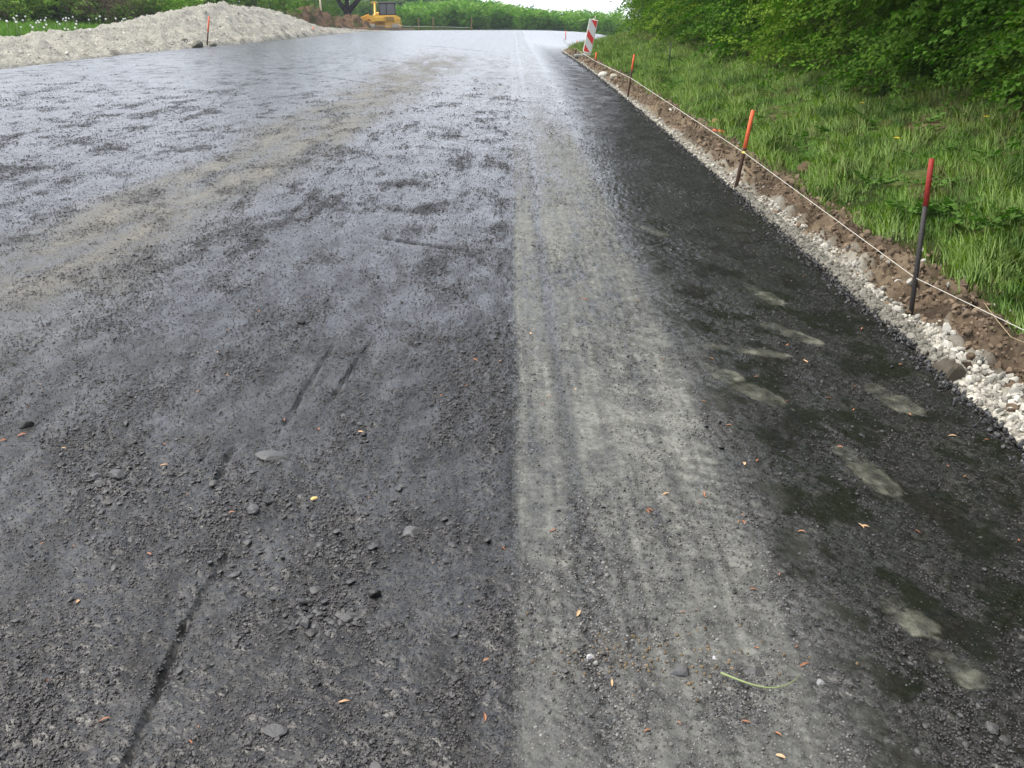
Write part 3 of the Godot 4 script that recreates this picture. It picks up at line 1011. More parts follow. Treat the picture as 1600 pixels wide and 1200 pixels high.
# ------------------------------------------------------------------ grass
func tuft_mesh(seed_: int, blades: int, tall: float, spread: float, wide: float) -> ArrayMesh:
	var r := RandomNumberGenerator.new()
	r.seed = seed_
	var pos := PackedVector3Array(); var nor := PackedVector3Array(); var col := PackedColorArray(); var idx := PackedInt32Array()
	for b in blades:
		var a := r.randf() * TAU
		var out := Vector3(cos(a), 0, sin(a))
		var side := Vector3(-out.z, 0, out.x)
		var h := tall * r.randf_range(0.45, 1.1)
		var lean := r.randf_range(0.1, 0.75)
		var w := wide * r.randf_range(0.6, 1.2)
		var root := out * r.randf() * spread
		var tone := Color(1, 1, 1) * r.randf_range(0.75, 1.2)
		if r.randf() < 0.08: tone = Color(2.2, 1.4, 1.6)
		tone.a = 1.0
		var first := pos.size()
		for s in 4:
			var t := s / 3.0
			var p := root + Vector3.UP * h * (t - 0.28 * lean * t * t) + out * h * lean * t * t
			var ww := w * (1.0 - t * t) * 0.5
			var n := (Vector3.UP + out * (0.35 - t * 0.5)).normalized()
			pos.append(p - side * ww); pos.append(p + side * ww)
			nor.append(n); nor.append(n); col.append(tone); col.append(tone)
		for s in 3:
			var k := first + s * 2
			for q in [0, 1, 2, 1, 3, 2]: idx.append(k + q)
	return commit(pos, nor, col, PackedVector2Array(), idx)

func make_grass() -> void:
	var kinds := []
	for k in 5: kinds.append(tuft_mesh(200 + k, 20, 0.075 if k < 3 else 0.135, 0.05, 0.0042))
	var xf := [[], [], [], [], []]
	var tint := [[], [], [], [], []]
	for k in 60000:
		var d := 2.2 * pow(60.0 / 2.2, rng.randf())
		var v := 0.40 + (3.8 + 0.03 * d) * pow(rng.randf(), 1.0)
		var x := xr(d) + v + 0.05 * na.get_noise_1d(d * 4.0)
		var n := na.get_noise_2d(x * 1.6, d * 1.3)
		var bare := sm(0.12, 0.30, na.get_noise_2d(x * 1.1 + 31.0, d * 0.9))
		if rng.randf() < bare * 0.85: continue
		if v < 0.60 and rng.randf() < 0.6: continue
		var i := (rng.randi() % 3) if n < 0.12 else 3 + rng.randi() % 2
		var s := rng.randf_range(0.55, 1.1) * (1.0 + 0.35 * n) * (1.0 + 0.012 * d)
		var wide := 1.0 + 0.05 * d
		var b := Basis.from_euler(Vector3(rng.randf_range(-0.15, 0.15), rng.randf() * TAU, rng.randf_range(-0.15, 0.15))) * Basis.from_scale(Vector3(s * wide, s, s * wide))
		xf[i].append(Transform3D(b, at_ground(x, d, -0.01)))
		var c := Color(0.21, 0.38, 0.085).lerp(Color(0.37, 0.54, 0.17), clampf(0.5 + n + rng.randf_range(-0.3, 0.3), 0.0, 1.0))
		c = c.lerp(Color(0.08, 0.18, 0.045), 0.8 * sm(0.1, 0.4, na.get_noise_2d(x * 2.3 + 60.0, d * 2.0)))
		if rng.randf() < 0.08 + 0.5 * sm(1.7, 2.4, v) + 0.3 * sm(0.15, 0.4, na.get_noise_2d(x * 1.9 + 11.0, d * 1.2 + 70.0)): c = c.lerp(Color(0.24, 0.19, 0.10), 0.65)
		tint[i].append(c)
	for k in 5:
		var o := scatter("grass", kinds[k], M.grass, xf[k], tint[k])
		tag(o, ["short green grass on the right bank", "short fresh grass on the right bank", "short mixed grass on the right bank", "taller grass clumps on the right bank", "tall tufts of grass on the right bank"][k], "grass", "", "stuff")
	# broad-leaved weeds
	var weed := leaf_spray(230, 9, 0.12, 0.055, 0.03, 0.5)
	xf = []; tint = []
	for k in 900:
		var d := 2.5 * pow(30.0 / 2.5, rng.randf())
		var x := xr(d) + rng.randf_range(0.65, 3.0)
		if na.get_noise_2d(x * 1.7 + 80.0, d * 1.4) < 0.05: continue
		for q in 3:
			xf.append(Transform3D(Basis.from_euler(Vector3(rng.randf_range(-0.2, 0.2), rng.randf() * TAU, rng.randf_range(0.3, 0.9))) * Basis.from_scale(Vector3.ONE * rng.randf_range(0.5, 1.1)), at_ground(x, d, 0.02)))
			var g := rng.randf_range(0.7, 1.2)
			tint.append(Color(0.09 * g, 0.175 * g, 0.035 * g))
	var w := scatter("weeds", weed, M.leaf, xf, tint)
	tag(w, "low broad-leaved weeds growing in the grass of the right bank", "weeds", "", "stuff")
	# the meadow on the left
	var tall := tuft_mesh(240, 14, 0.30, 0.16, 0.02)
	xf = []; tint = []
	for k in 15000:
		var d := rng.randf_range(19.0, 50.0)
		var x := xl(d) - 5.0 - 17.0 * rng.randf()
		if x < -0.62 * d - 2.0: continue
		xf.append(Transform3D(Basis.from_euler(Vector3(0, rng.randf() * TAU, 0)) * Basis.from_scale(Vector3.ONE * rng.randf_range(0.6, 1.0)), at_ground(x, d, -0.02)))
		var g := rng.randf_range(0.75, 1.2)
		tint.append(Color(0.17 * g, 0.34 * g, 0.06 * g))
	var mead := scatter("meadow_grass", tall, M.grass, xf, tint)
	tag(mead, "long green meadow grass behind the gravel heap on the left", "grass", "", "stuff")
	# tufts of growth on the far left bank round the mounds and along the crest
	xf = []; tint = []
	for k in 9000:
		var d := rng.randf_range(52.0, 100.0)
		var x := xl(d) - 0.5 - 22.0 * rng.randf()
		if d < 84.0 and x / d > -0.2 and x / d < -0.10: continue
		xf.append(Transform3D(Basis.from_euler(Vector3(0, rng.randf() * TAU, 0)) * Basis.from_scale(Vector3.ONE * rng.randf_range(0.5, 1.1)), at_ground(x, d, -0.02)))
		var g := rng.randf_range(0.7, 1.2)
		tint.append(Color(0.09 * g, 0.17 * g, 0.035 * g).lerp(Color(0.16, 0.12, 0.06), rng.randf() * 0.6))
	var rough := scatter("rough_grass", tall, M.grass, xf, tint)
	tag(rough, "rough grass on the far left bank round the bulldozer", "grass", "", "stuff")

	# dandelion clocks standing over the meadow
	var clock := thing("dandelion_clock", "white dandelion clock standing over the meadow grass behind the gravel heap", "dandelion", Vector3.ZERO, 0.0, "dandelion clocks in the meadow on the left")
	obj("stem", tube_mesh([Vector3.ZERO, Vector3(0.01, 0.2, 0), Vector3(0.0, 0.40, 0.01)], [0.006, 0.006, 0.005], 5), mat(0.16, 0.2, 0.07, 0.7), clock)
	var head := begin(false)
	var r2 := RandomNumberGenerator.new(); r2.seed = 5
	for k in 70:                                    # a ball of radiating parachutes
		var dir := Vector3(r2.randfn(), r2.randfn(), r2.randfn()).normalized()
		var s1 := dir.cross(Vector3(0.3, 1, 0.2)).normalized() * 0.009
		var tip := Vector3(0, 0.405, 0.01) + dir * 0.027
		var s2 := dir.cross(s1).normalized() * 0.009
		for v in [tip + s1, tip + s2, tip - s1, tip - s1, tip - s2, tip + s1, Vector3(0, 0.405, 0.01), tip + s1 * 0.2, tip - s1 * 0.2]: head.add_vertex(v)
	var fluff := mat(0.8, 0.8, 0.76, 0.9)
	fluff.backlight_enabled = true
	fluff.backlight = Color(0.5, 0.5, 0.48)
	obj("seed_head", done(head), fluff, clock)
	for k in 64:
		var c: Node3D = clock if k == 0 else dup(clock, "")
		var d := rng.randf_range(25.0, 36.0)
		var px := 240.0 * pow(rng.randf(), 1.3)
		if k % 3 == 0: px = 20.0 + 180.0 * rng.randf()
		var x := (px - 800.0) / 1507.0 * d
		if k % 5 == 0: d += 4.0
		c.position = at_ground(x, d, -0.02 + rng.randf_range(-0.12, 0.02))
		c.rotation.y = rng.randf() * TAU
		c.scale = Vector3.ONE * rng.randf_range(0.85, 1.15)

	# a few flowers on the right bank
	for q in [[2.95, 7.9, "yellow dandelion flower on the bank above the second stake"], [2.62, 6.3, "yellow dandelion flower on the bank between the two nearest stakes"], [3.25, 6.4, "yellow dandelion flower right of the nearest stake's red top"], [3.3, 11.5, "small yellow dandelion flower far up the bank"]]:
		var t := thing("dandelion_flower", q[2], "flower", at_ground(q[0], q[1]))
		obj("stem", tube_mesh([Vector3.ZERO, Vector3(0.005, 0.17, 0)], [0.0025, 0.002], 5), mat(0.1, 0.16, 0.04, 0.7), t)
		var st := begin(false)
		for k in 22:
			var a := TAU * k / 22.0
			var rad := 0.022 if k % 2 else 0.015
			var o1 := Vector3(cos(a), 0.25, sin(a)) * rad
			var s1 := Vector3(-sin(a), 0, cos(a)) * 0.004
			for v in [Vector3(0.005, 0.17, 0), Vector3(0.005, 0.17, 0) + o1 + s1, Vector3(0.005, 0.17, 0) + o1 - s1]: st.add_vertex(v)
		obj("petals", done(st), mat(0.75, 0.52, 0.02, 0.7), t)

# ------------------------------------------------------------------ leaves and trees
func leaf_spray(seed_: int, leaves: int, long: float, size: float, wide: float, droop: float) -> ArrayMesh:
	var r := RandomNumberGenerator.new()
	r.seed = seed_
	var pos := PackedVector3Array(); var nor := PackedVector3Array(); var col := PackedColorArray()
	for k in leaves:
		var t := (k + 0.6) / leaves
		var side := 1.0 if k % 2 else -1.0
		var root := Vector3(long * t, -droop * long * t * t * 0.5, 0) + Vector3(r.randfn(), r.randfn(), r.randfn()) * long * 0.05
		var yaw := side * r.randf_range(0.5, 1.25) * (1.0 - 0.5 * t)
		var b := Basis.from_euler(Vector3(r.randf_range(-0.5, 0.5), -yaw, -r.randf_range(0.0, droop + 0.25)))
		var l := size * r.randf_range(0.75, 1.2)
		var w := wide * r.randf_range(0.8, 1.2)
		var A := root; var T := root + b * Vector3(l, -0.12 * l, 0)
		var P := root + b * Vector3(l * 0.45, 0.10 * l, w * 0.5); var Q := root + b * Vector3(l * 0.45, 0.10 * l, -w * 0.5)
		var C := root + b * Vector3(l * 0.5, 0.0, 0)
		var tone := Color(1, 1, 1) * r.randf_range(0.8, 1.2)
		tone.a = 1.0
		for f in [[A, C, P], [A, Q, C], [P, C, T], [Q, T, C]]:
			var n: Vector3 = (f[2] - f[0]).cross(f[1] - f[0]).normalized()
			if n.dot(b.y) < 0: n = -n
			for v in f:
				pos.append(v); nor.append(n); col.append(tone)
	return commit(pos, nor, col, PackedVector2Array(), PackedInt32Array())

func limbs(seed_: int, tall: float, rad: float, count: int, reach: float, low: float, fork := 0.0) -> ArrayMesh:
	var r := RandomNumberGenerator.new()
	r.seed = seed_
	var st := begin()
	var pts := []; var rr := []
	for k in 7:
		var t := k / 6.0
		pts.append(Vector3(r.randfn() * 0.03 * tall * t, tall * t - 0.15, r.randfn() * 0.03 * tall * t)); rr.append(rad * (1.25 if k == 0 else 1.0) * (1.0 - 0.8 * t))
	tube(st, pts, rr, 9)
	for k in count:
		var t := lerpf(low, 0.92, (k + r.randf()) / count)
		var a := r.randf() * TAU
		var base: Vector3 = Vector3(pts[int(t * 6)]).lerp(pts[mini(int(t * 6) + 1, 6)], t * 6 - int(t * 6))
		var out := Vector3(cos(a), 0, sin(a))
		var l := reach * (1.05 - 0.5 * t) * r.randf_range(0.7, 1.1)
		var b0 := rad * (1.0 - 0.8 * t) * 0.55
		var mid := base + out * l * 0.5 + Vector3.UP * l * r.randf_range(0.08, 0.35)
		var tip := base + out * l + Vector3.UP * l * r.randf_range(0.1, 0.5)
		tube(st, [base, mid, tip], [b0, b0 * 0.6, b0 * 0.2], 6)
		for q in 2:
			var s := mid + Vector3(r.randfn(), 0.3 * r.randfn(), r.randfn()) * l * 0.4
			tube(st, [mid.lerp(base, 0.3 * q), s], [b0 * 0.45, b0 * 0.1], 5)
	return done(st)

# sprays through the volume of an ellipsoid, thinner where the noise leaves a gap
func crown_copies(mesh: Mesh, seed_: int, n: int, c: Vector3, r: Vector3, size: float, tone: Color, vary: float, gap := -0.15, up := 0.0, low_extra := 0.0) -> MultiMesh:
	var q := RandomNumberGenerator.new()
	q.seed = seed_
	var nz := noise(seed_, 2)
	var xf := []; var tint := []
	var tries := 0
	while xf.size() < n and tries < n * 8:
		tries += 1
		var dir := Vector3(q.randfn(), q.randfn(), q.randfn()).normalized()
		var rad := pow(q.randf(), 0.45)
		var p := c + dir * rad * r
		if low_extra > 0.0 and q.randf() < low_extra: p.y = c.y - r.y + r.y * 0.55 * q.randf()
		if nz.get_noise_3d(p.x * 0.9, p.y * 0.9, p.z * 0.9) < gap: continue
		var yaw := atan2(-dir.z, dir.x) + q.randfn() * 0.5
		var b := Basis.from_euler(Vector3(q.randfn() * 0.3, yaw, up + q.randfn() * 0.3))
		var s := size * q.randf_range(0.7, 1.25)
		xf.append(Transform3D(b * Basis.from_scale(Vector3.ONE * s), p))
		var k := 1.0 + vary * nz.get_noise_3d(p.x * 1.6 + 9.0, p.y * 1.6, p.z * 1.6) + q.randf_range(-0.12, 0.12)
		var c2 := tone * k
		c2 = c2.lerp(Color(tone.g * 0.75, tone.g * 0.95, tone.b * 1.2), 0.5 * q.randf() * vary)
		c2.a = 1.0
		tint.append(c2)
	var mm := MultiMesh.new()
	mm.transform_format = MultiMesh.TRANSFORM_3D
	mm.use_colors = true
	mm.mesh = mesh
	mm.instance_count = xf.size()
	for i in xf.size():
		mm.set_instance_transform(i, xf[i])
		mm.set_instance_color(i, tint[i])
	return mm

func make_forest_edge() -> void:
	var beech := leaf_spray(300, 32, 0.42, 0.050, 0.031, 0.35)
	var maple := leaf_spray(301, 26, 0.38, 0.055, 0.042, 0.5)
	var fine := leaf_spray(302, 32, 0.40, 0.036, 0.02, 0.2)
	var dark := Color(0.056, 0.132, 0.016)
	var mid := Color(0.09, 0.19, 0.02)
	var light := Color(0.155, 0.255, 0.027)
	# prototypes: trees with foliage down to the ground on the open side
	var trees := []
	for k in 3:
		var t := thing("forest_edge_tree", "", "tree")
		obj("trunk", limbs(310 + k, 8.5, 0.14, 16, 2.4, 0.1), M.bark, t)
		var tone: Color = [dark, mid, light][k]
		put_copies("crown", crown_copies([beech, maple, beech][k], 320 + k, 2100, Vector3(0, 2.3, 0), Vector3(1.9, 2.3, 1.9), 1.0, tone, 0.5, -0.02, -0.15, 0.35), M.leaf, t)
		put_copies("upper_crown", crown_copies([beech, maple, beech][k], 330 + k, 800, Vector3(0, 6.2, 0), Vector3(2.3, 3.2, 2.3), 2.2, tone, 0.4, -0.2), M.leaf, t)
		trees.append(t)
	var bushes := []
	for k in 3:
		var b := thing("forest_edge_shrub", "", "shrub")
		obj("stems", limbs(340 + k, 1.5, 0.025, 14, 0.7, 0.05), M.bark, b)
		put_copies("foliage", crown_copies([fine, maple, beech][k], 350 + k, 620, Vector3(0, 0.75, 0), Vector3(0.95, 0.85, 0.95), 0.8, [Color(0.10, 0.165, 0.03), mid, light][k], 0.5, -0.1, 0.1, 0.2), M.leaf, b)
		bushes.append(b)
	var used := [false, false, false]
	var words := ["dark green", "mid green", "yellow green"]
	# [x past the road edge, d, prototype, scale, what sets it apart]
	var rows := [
		[3.3, 0.5, 1, 1.0, "just outside the right of the picture"], [3.2, 3.2, 0, 1.0, "beside the nearest stake, right of the picture"], [3.25, 5.6, 0, 1.0, "nearest to the right border, sprays hanging low"], [3.3, 7.9, 0, 1.0, "over the darkest hollow at the right border"],
		[3.2, 9.9, 1, 0.95, "left of the dark hollow, above the nearest stake"], [3.3, 12.3, 2, 1.0, "above the middle of the grass bank"], [3.4, 14.9, 1, 1.0, "behind the brownish shrubs on the bank"], [3.5, 17.8, 0, 1.05, "with layered sprays above the thin dark stake"], [3.5, 21.0, 2, 1.05, "right of the thin dark stake, further back"],
		[3.6, 24.5, 1, 1.1, "above the second and third stakes"], [3.9, 28.5, 2, 1.1, "third from the gap in the forest"], [4.4, 33.0, 0, 1.15, "second from the gap in the forest"], [4.6, 38.0, 1, 1.2, "last of the forest edge beside the sky"],
		[6.2, 2.0, 0, 1.1, "in the second row, outside the picture"], [6.0, 6.8, 1, 1.1, "in the second row behind the dark hollow"], [6.3, 11.2, 0, 1.1, "in the second row above the nearest stake"], [6.2, 16.0, 2, 1.1, "in the second row mid bank"], [6.6, 22.0, 0, 1.2, "in the second row far up the bank"], [7.0, 29.0, 1, 1.2, "in the second row near the forest's end"],
		[9.5, 4.5, 1, 1.3, "deep in the wood at the right"], [9.8, 10.0, 0, 1.3, "deep in the wood behind the nearest trees"], [9.6, 17.0, 1, 1.3, "deep in the wood mid bank"], [10.0, 26.0, 0, 1.3, "deep in the wood far back"], [3.3, -2.2, 0, 1.0, "beside the camera, out of view"], [3.5, -5.0, 1, 1.05, "behind the camera, out of view"]]
	for q in rows:
		var k: int = q[2]
		var o: Node3D = trees[k] if not used[k] else dup(trees[k], "")
		used[k] = true
		o.set_meta("label", "%s tree of the forest edge, %s" % [words[k], q[4]])
		o.set_meta("group", "trees of the forest edge on the right")
		o.position = at_ground(xr(q[1]) + q[0], q[1], -0.05)
		o.rotation.y = q[1] * 2.3
		o.scale = Vector3.ONE * q[3]
	used = [false, false, false]
	words = ["brownish green", "mid green", "light green"]
	var shrubs := [[2.75, 5.2, 1, 0.7, "at the right border below the dark hollow"], [2.7, 7.2, 2, 0.75, "right of the nearest stake's line of sight"], [2.55, 9.1, 1, 0.7, "above the yellow flowers"], [2.6, 10.6, 0, 0.75, "twiggy, at the middle of the bank top"], [2.6, 12.0, 0, 0.8, "left of the middle bank shrub"], [2.55, 13.6, 2, 0.8, "third shrub along the bank from the right"],
		[2.6, 15.4, 0, 0.85, "fourth along the bank, drooping"], [2.7, 17.6, 1, 0.9, "behind the thin dark stake"], [2.7, 20.2, 2, 0.9, "left of the thin dark stake"], [2.8, 23.0, 0, 0.95, "right of the striped board, nearer"], [2.9, 26.5, 1, 1.0, "right of the striped board, level with it"], [3.1, 30.5, 0, 1.05, "right of the striped board, beyond it"], [3.3, 35.0, 2, 1.1, "at the gap where the sky shows"], [3.4, 40.0, 1, 1.15, "last before the far road bend"]]
	for q in shrubs:
		var k: int = q[2]
		var o: Node3D = bushes[k] if not used[k] else dup(bushes[k], "")
		used[k] = true
		o.set_meta("label", "%s shrub below the forest edge, %s" % [words[k], q[4]])
		o.set_meta("group", "shrubs along the foot of the forest edge")
		o.position = at_ground(xr(q[1]) + q[0] + 0.25, q[1], -0.05)
		o.rotation.y = q[1] * 3.1
		o.scale = Vector3.ONE * q[3]

func make_far_trees() -> void:
	# the bright young stand across the bend
	var spray := leaf_spray(400, 14, 0.55, 0.16, 0.09, -0.2)
	var protos := []
	for k in 3:
		var t := thing("young_tree", "", "tree")
		obj("trunk", limbs(410 + k, 4.6, 0.06, 12, 1.0, 0.1), M.bark, t)
		put_copies("crown", crown_copies(spray, 420 + k, 420, Vector3(0, 2.6, 0), Vector3(1.25, 2.6, 1.25), 1.1, [Color(0.19, 0.33, 0.06), Color(0.15, 0.29, 0.05), Color(0.22, 0.36, 0.07)][k], 0.4, -0.2, 0.7, 0.1), M.leaf, t)
		protos.append(t)
	var used := [false, false, false]
	var n := 0
	for row in 3:
		for i in 22:
			var px := 625.0 + (i + 0.5 * (row % 2)) * 16.0 + rng.randf_range(-5, 5)
			var d := 92.0 + row * 6.0 + rng.randf_range(-2, 2)
			var x := (px - 800.0) / 1507.0 * d
			# tops follow the line of the picture: high on the left, level on the right
			var top_px := table(px, [620.0, 700.0, 760.0, 800.0, 840.0, 960.0], [12.0, 7.0, 5.0, 13.0, 20.0, 23.0]) + row * -3.0 + rng.randf_range(-3, 3)
			var top := 1.2 + (43.0 - top_px) * d / 1680.0
			var g := ground_e(x, d)
			if x > xl(d) and x < xr(d): g = minf(g, road_e(x, d))
			var base := minf(g, top - 2.2)
			var k := rng.randi() % 3
			var o: Node3D = protos[k] if not used[k] else dup(protos[k], "")
			used[k] = true
			var s := (top - base) / 5.1
			o.position = Vector3(x, base, -d)
			o.scale = Vector3(maxf(s, 0.8), s, maxf(s, 0.8))
			o.rotation.y = rng.randf() * TAU
			o.set_meta("label", "bright green young tree in the stand across the road bend")
			o.set_meta("group", "young trees across the bend")
			n += 1
	# the grey green hill wood behind
	var big := leaf_spray(430, 12, 1.0, 0.35, 0.22, 0.2)
	var olds := []
	for k in 2:
		var t := thing("hill_tree", "", "tree")
		obj("trunk", limbs(440 + k, 9.0, 0.2, 12, 2.6, 0.25), M.bark, t)
		put_copies("crown", crown_copies(big, 450 + k, 900, Vector3(0, 6.0, 0), Vector3(3.6, 4.6, 3.6), 1.25, [Color(0.11, 0.17, 0.055), Color(0.075, 0.14, 0.045)][k], 0.5, -0.15), M.leaf, t)
		olds.append(t)
	var seen := [false, false]
	var list := [[600, -18, 125], [640, -22, 130], [625, -8, 122], [655, -10, 124], [684, -14, 126], [708, -8, 124], [735, -4, 127], [760, 2, 124], [785, 8, 127], [668, -16, 134], [696, -12, 136], [722, -8, 138], [748, 3, 126], [772, 8, 132], [798, 12, 128], [816, 8, 140], [575, -10, 120], [540, -14, 118], [505, -18, 121], [470, -12, 117], [435, -20, 123], [400, -16, 119], [365, -20, 122], [330, -16, 118], [290, -20, 120], [250, -16, 116], [210, -20, 121], [170, -16, 118], [130, -20, 122], [90, -16, 118], [45, -20, 121], [0, -20, 118]]
	for i in list.size():
		var q = list[i]
		var d: float = q[2]
		var x: float = (q[0] - 800.0) / 1507.0 * d
		var top: float = 1.2 + (43.0 - q[1]) * d / 1680.0
		var k := i % 2
		var o: Node3D = olds[k] if not seen[k] else dup(olds[k], "")
		seen[k] = true
		var s := clampf((top + 1.5) / 10.0, 0.55, 1.2)
		o.position = Vector3(x, top - 10.2 * s, -d)
		o.scale = Vector3(maxf(s, 0.8), s, maxf(s, 0.8))
		o.rotation.y = i * 1.9
		o.set_meta("label", "grey green tree of the far wood on the hill, %s" % ("behind the young stand" if q[0] > 590 else "behind the left hedge"))
		o.set_meta("group", "trees of the far hill wood")

func make_left_trees() -> void:
	var spray := leaf_spray(500, 14, 0.5, 0.13, 0.08, 0.25)
	var twigs := leaf_spray(501, 10, 0.5, 0.16, 0.012, 0.0)
	# hedge bushes behind the meadow
	var tones := [Color(0.19, 0.30, 0.045), Color(0.125, 0.21, 0.04), Color(0.23, 0.34, 0.07)]
	var list := [[15, 36.0, 1.5, 0, 0.4, "at the left border, yellowish and open"], [55, 38.0, 1.6, 2, 0.2, "second from the left border"], [95, 37.0, 1.7, 0, 0.1, "third from the left, dense and green"], [135, 38.0, 1.5, 1, 0.8, "brown and twiggy, behind the dandelions"], [168, 37.0, 1.3, 1, 0.9, "brown and twiggy, just right of the dandelions"], [205, 38.5, 1.35, 1, 0.6, "dark, where the heap begins"], [238, 40.0, 1.3, 0, 0.2, "green, above the heap's left shoulder"], [275, 42.0, 1.6, 2, 0.1, "light green, beside the heap's top"], [312, 46.0, 2.2, 1, 0.1, "dark, behind the heap's top"], [365, 50.0, 2.4, 1, 0.1, "dark, right of the heap's top"], [425, 56.0, 2.2, 0, 0.1, "between the two bare trunks"], [468, 70.0, 3.0, 2, 0.1, "behind the dirt mound"], [505, 72.0, 2.6, 0, 0.2, "behind the white post"], [585, 92.0, 3.2, 1, 0.1, "behind the bulldozer"], [530, 84.0, 3.0, 1, 0.1, "beneath the forked tree"]]
	for i in list.size():
		var q = list[i]
		var d: float = q[1]
		var h: float = q[2]
		var x: float = (q[0] - 800.0) / 1507.0 * d
		var t := thing("hedge_shrub", "%s hedge shrub on the left, %s" % [["green", "dull green", "light green"][q[3]], q[5]], "shrub", at_ground(x, d, -0.1), i * 1.7, "hedge shrubs behind the meadow and the heap")
		obj("stems", limbs(510 + i, h * 0.95, 0.03 + 0.01 * h, 14, h * 0.55, 0.05), M.twig, t)
		var wide := 0.85 + 0.35 * h
		put_copies("foliage", crown_copies(spray, 530 + i, int(330 * (1.0 - 0.75 * q[4]) * wide), Vector3(0, h * 0.52, 0), Vector3(wide, h * 0.6, wide), 0.9, tones[q[3]], 0.5, -0.12, 0.15), M.leaf, t)
		if q[4] > 0.3:
			put_copies("dry_twigs", crown_copies(twigs, 560 + i, int(420 * q[4]), Vector3(0, h * 0.5, 0), Vector3(wide, h * 0.55, wide), 1.0, Color(0.15, 0.10, 0.07), 0.3, -0.3, 0.9), M.stone, t)
	# trees whose trunks stand out
	var st := begin()
	var t1 := thing("broad_tree", "tree with a thick brown trunk rising behind the gravel heap", "tree", at_ground(-14.0, 52.0, -0.1))
	tube(st, [Vector3(0, -0.1, 0), Vector3(0.05, 1.2, 0), Vector3(0.0, 3.5, 0), Vector3(-0.1, 6.5, 0)], [0.42, 0.34, 0.3, 0.16], 12)
	tube(st, [Vector3(0.0, 3.0, 0), Vector3(1.4, 4.6, 0.4), Vector3(2.6, 5.6, 0.6)], [0.16, 0.1, 0.04], 8)
	tube(st, [Vector3(0.0, 2.6, 0), Vector3(-1.4, 3.9, -0.4), Vector3(-2.6, 4.6, 0.2)], [0.16, 0.1, 0.04], 8)
	obj("trunk", done(st), M.bark, t1)
	put_copies("crown", crown_copies(spray, 580, 900, Vector3(0, 5.4, 0), Vector3(3.4, 2.6, 3.4), 1.4, tones[1], 0.5, -0.1), M.leaf, t1)
	var t2 := thing("slender_tree", "slender tree with a thin grey brown trunk beside the dirt mound", "tree", at_ground(-14.1, 60.0, -0.1))
	obj("trunk", tube_mesh([Vector3(0, -0.1, 0), Vector3(0.02, 1.5, 0), Vector3(0.1, 4.0, 0), Vector3(0.0, 6.5, 0)], [0.14, 0.11, 0.09, 0.04], 9), M.bark, t2)
	put_copies("crown", crown_copies(spray, 581, 420, Vector3(0, 5.2, 0), Vector3(1.9, 2.2, 1.9), 1.2, tones[2], 0.5, -0.1), M.leaf, t2)
	var t3 := thing("forked_tree", "dark tree forking low into three limbs beside the bulldozer", "tree", at_ground(-11.9, 70.0, -0.1))
	var dark: StandardMaterial3D = M.bark.duplicate()
	dark.albedo_color = lin(0.035, 0.028, 0.024)
	st = begin()
	tube(st, [Vector3(0, -0.1, 0), Vector3(0, 0.6, 0), Vector3(0.0, 1.25, 0)], [0.34, 0.27, 0.25], 10)
	tube(st, [Vector3(0, 1.1, 0), Vector3(-0.45, 1.7, 0.1), Vector3(-0.85, 2.5, 0.2), Vector3(-1.3, 4.4, 0.2)], [0.2, 0.16, 0.13, 0.07], 9)
	tube(st, [Vector3(0, 1.1, 0), Vector3(0.55, 1.6, 0), Vector3(1.25, 2.35, 0.1), Vector3(2.2, 3.9, 0.2)], [0.22, 0.18, 0.15, 0.07], 9)
	tube(st, [Vector3(0, 1.2, 0), Vector3(0.05, 2.2, 0), Vector3(0.0, 4.6, 0)], [0.17, 0.13, 0.06], 9)
	obj("trunk", done(st), dark, t3)
	put_copies("crown", crown_copies(spray, 582, 800, Vector3(0.3, 4.8, 0), Vector3(3.6, 2.3, 3.0), 1.3, tones[1], 0.5, -0.1), M.leaf, t3)
	# a post light-coloured against the shrubs
	var post := obj("wooden_post", tube_mesh([Vector3.ZERO, Vector3(0.01, 0.8, 0), Vector3(0.0, 1.45, 0)], [0.075, 0.07, 0.065], 8), mat(0.42, 0.36, 0.24, 0.9))
	post.position = at_ground(-13.2, 67.0, 0.35)
	tag(post, "pale wooden post standing behind the dirt mound", "post")

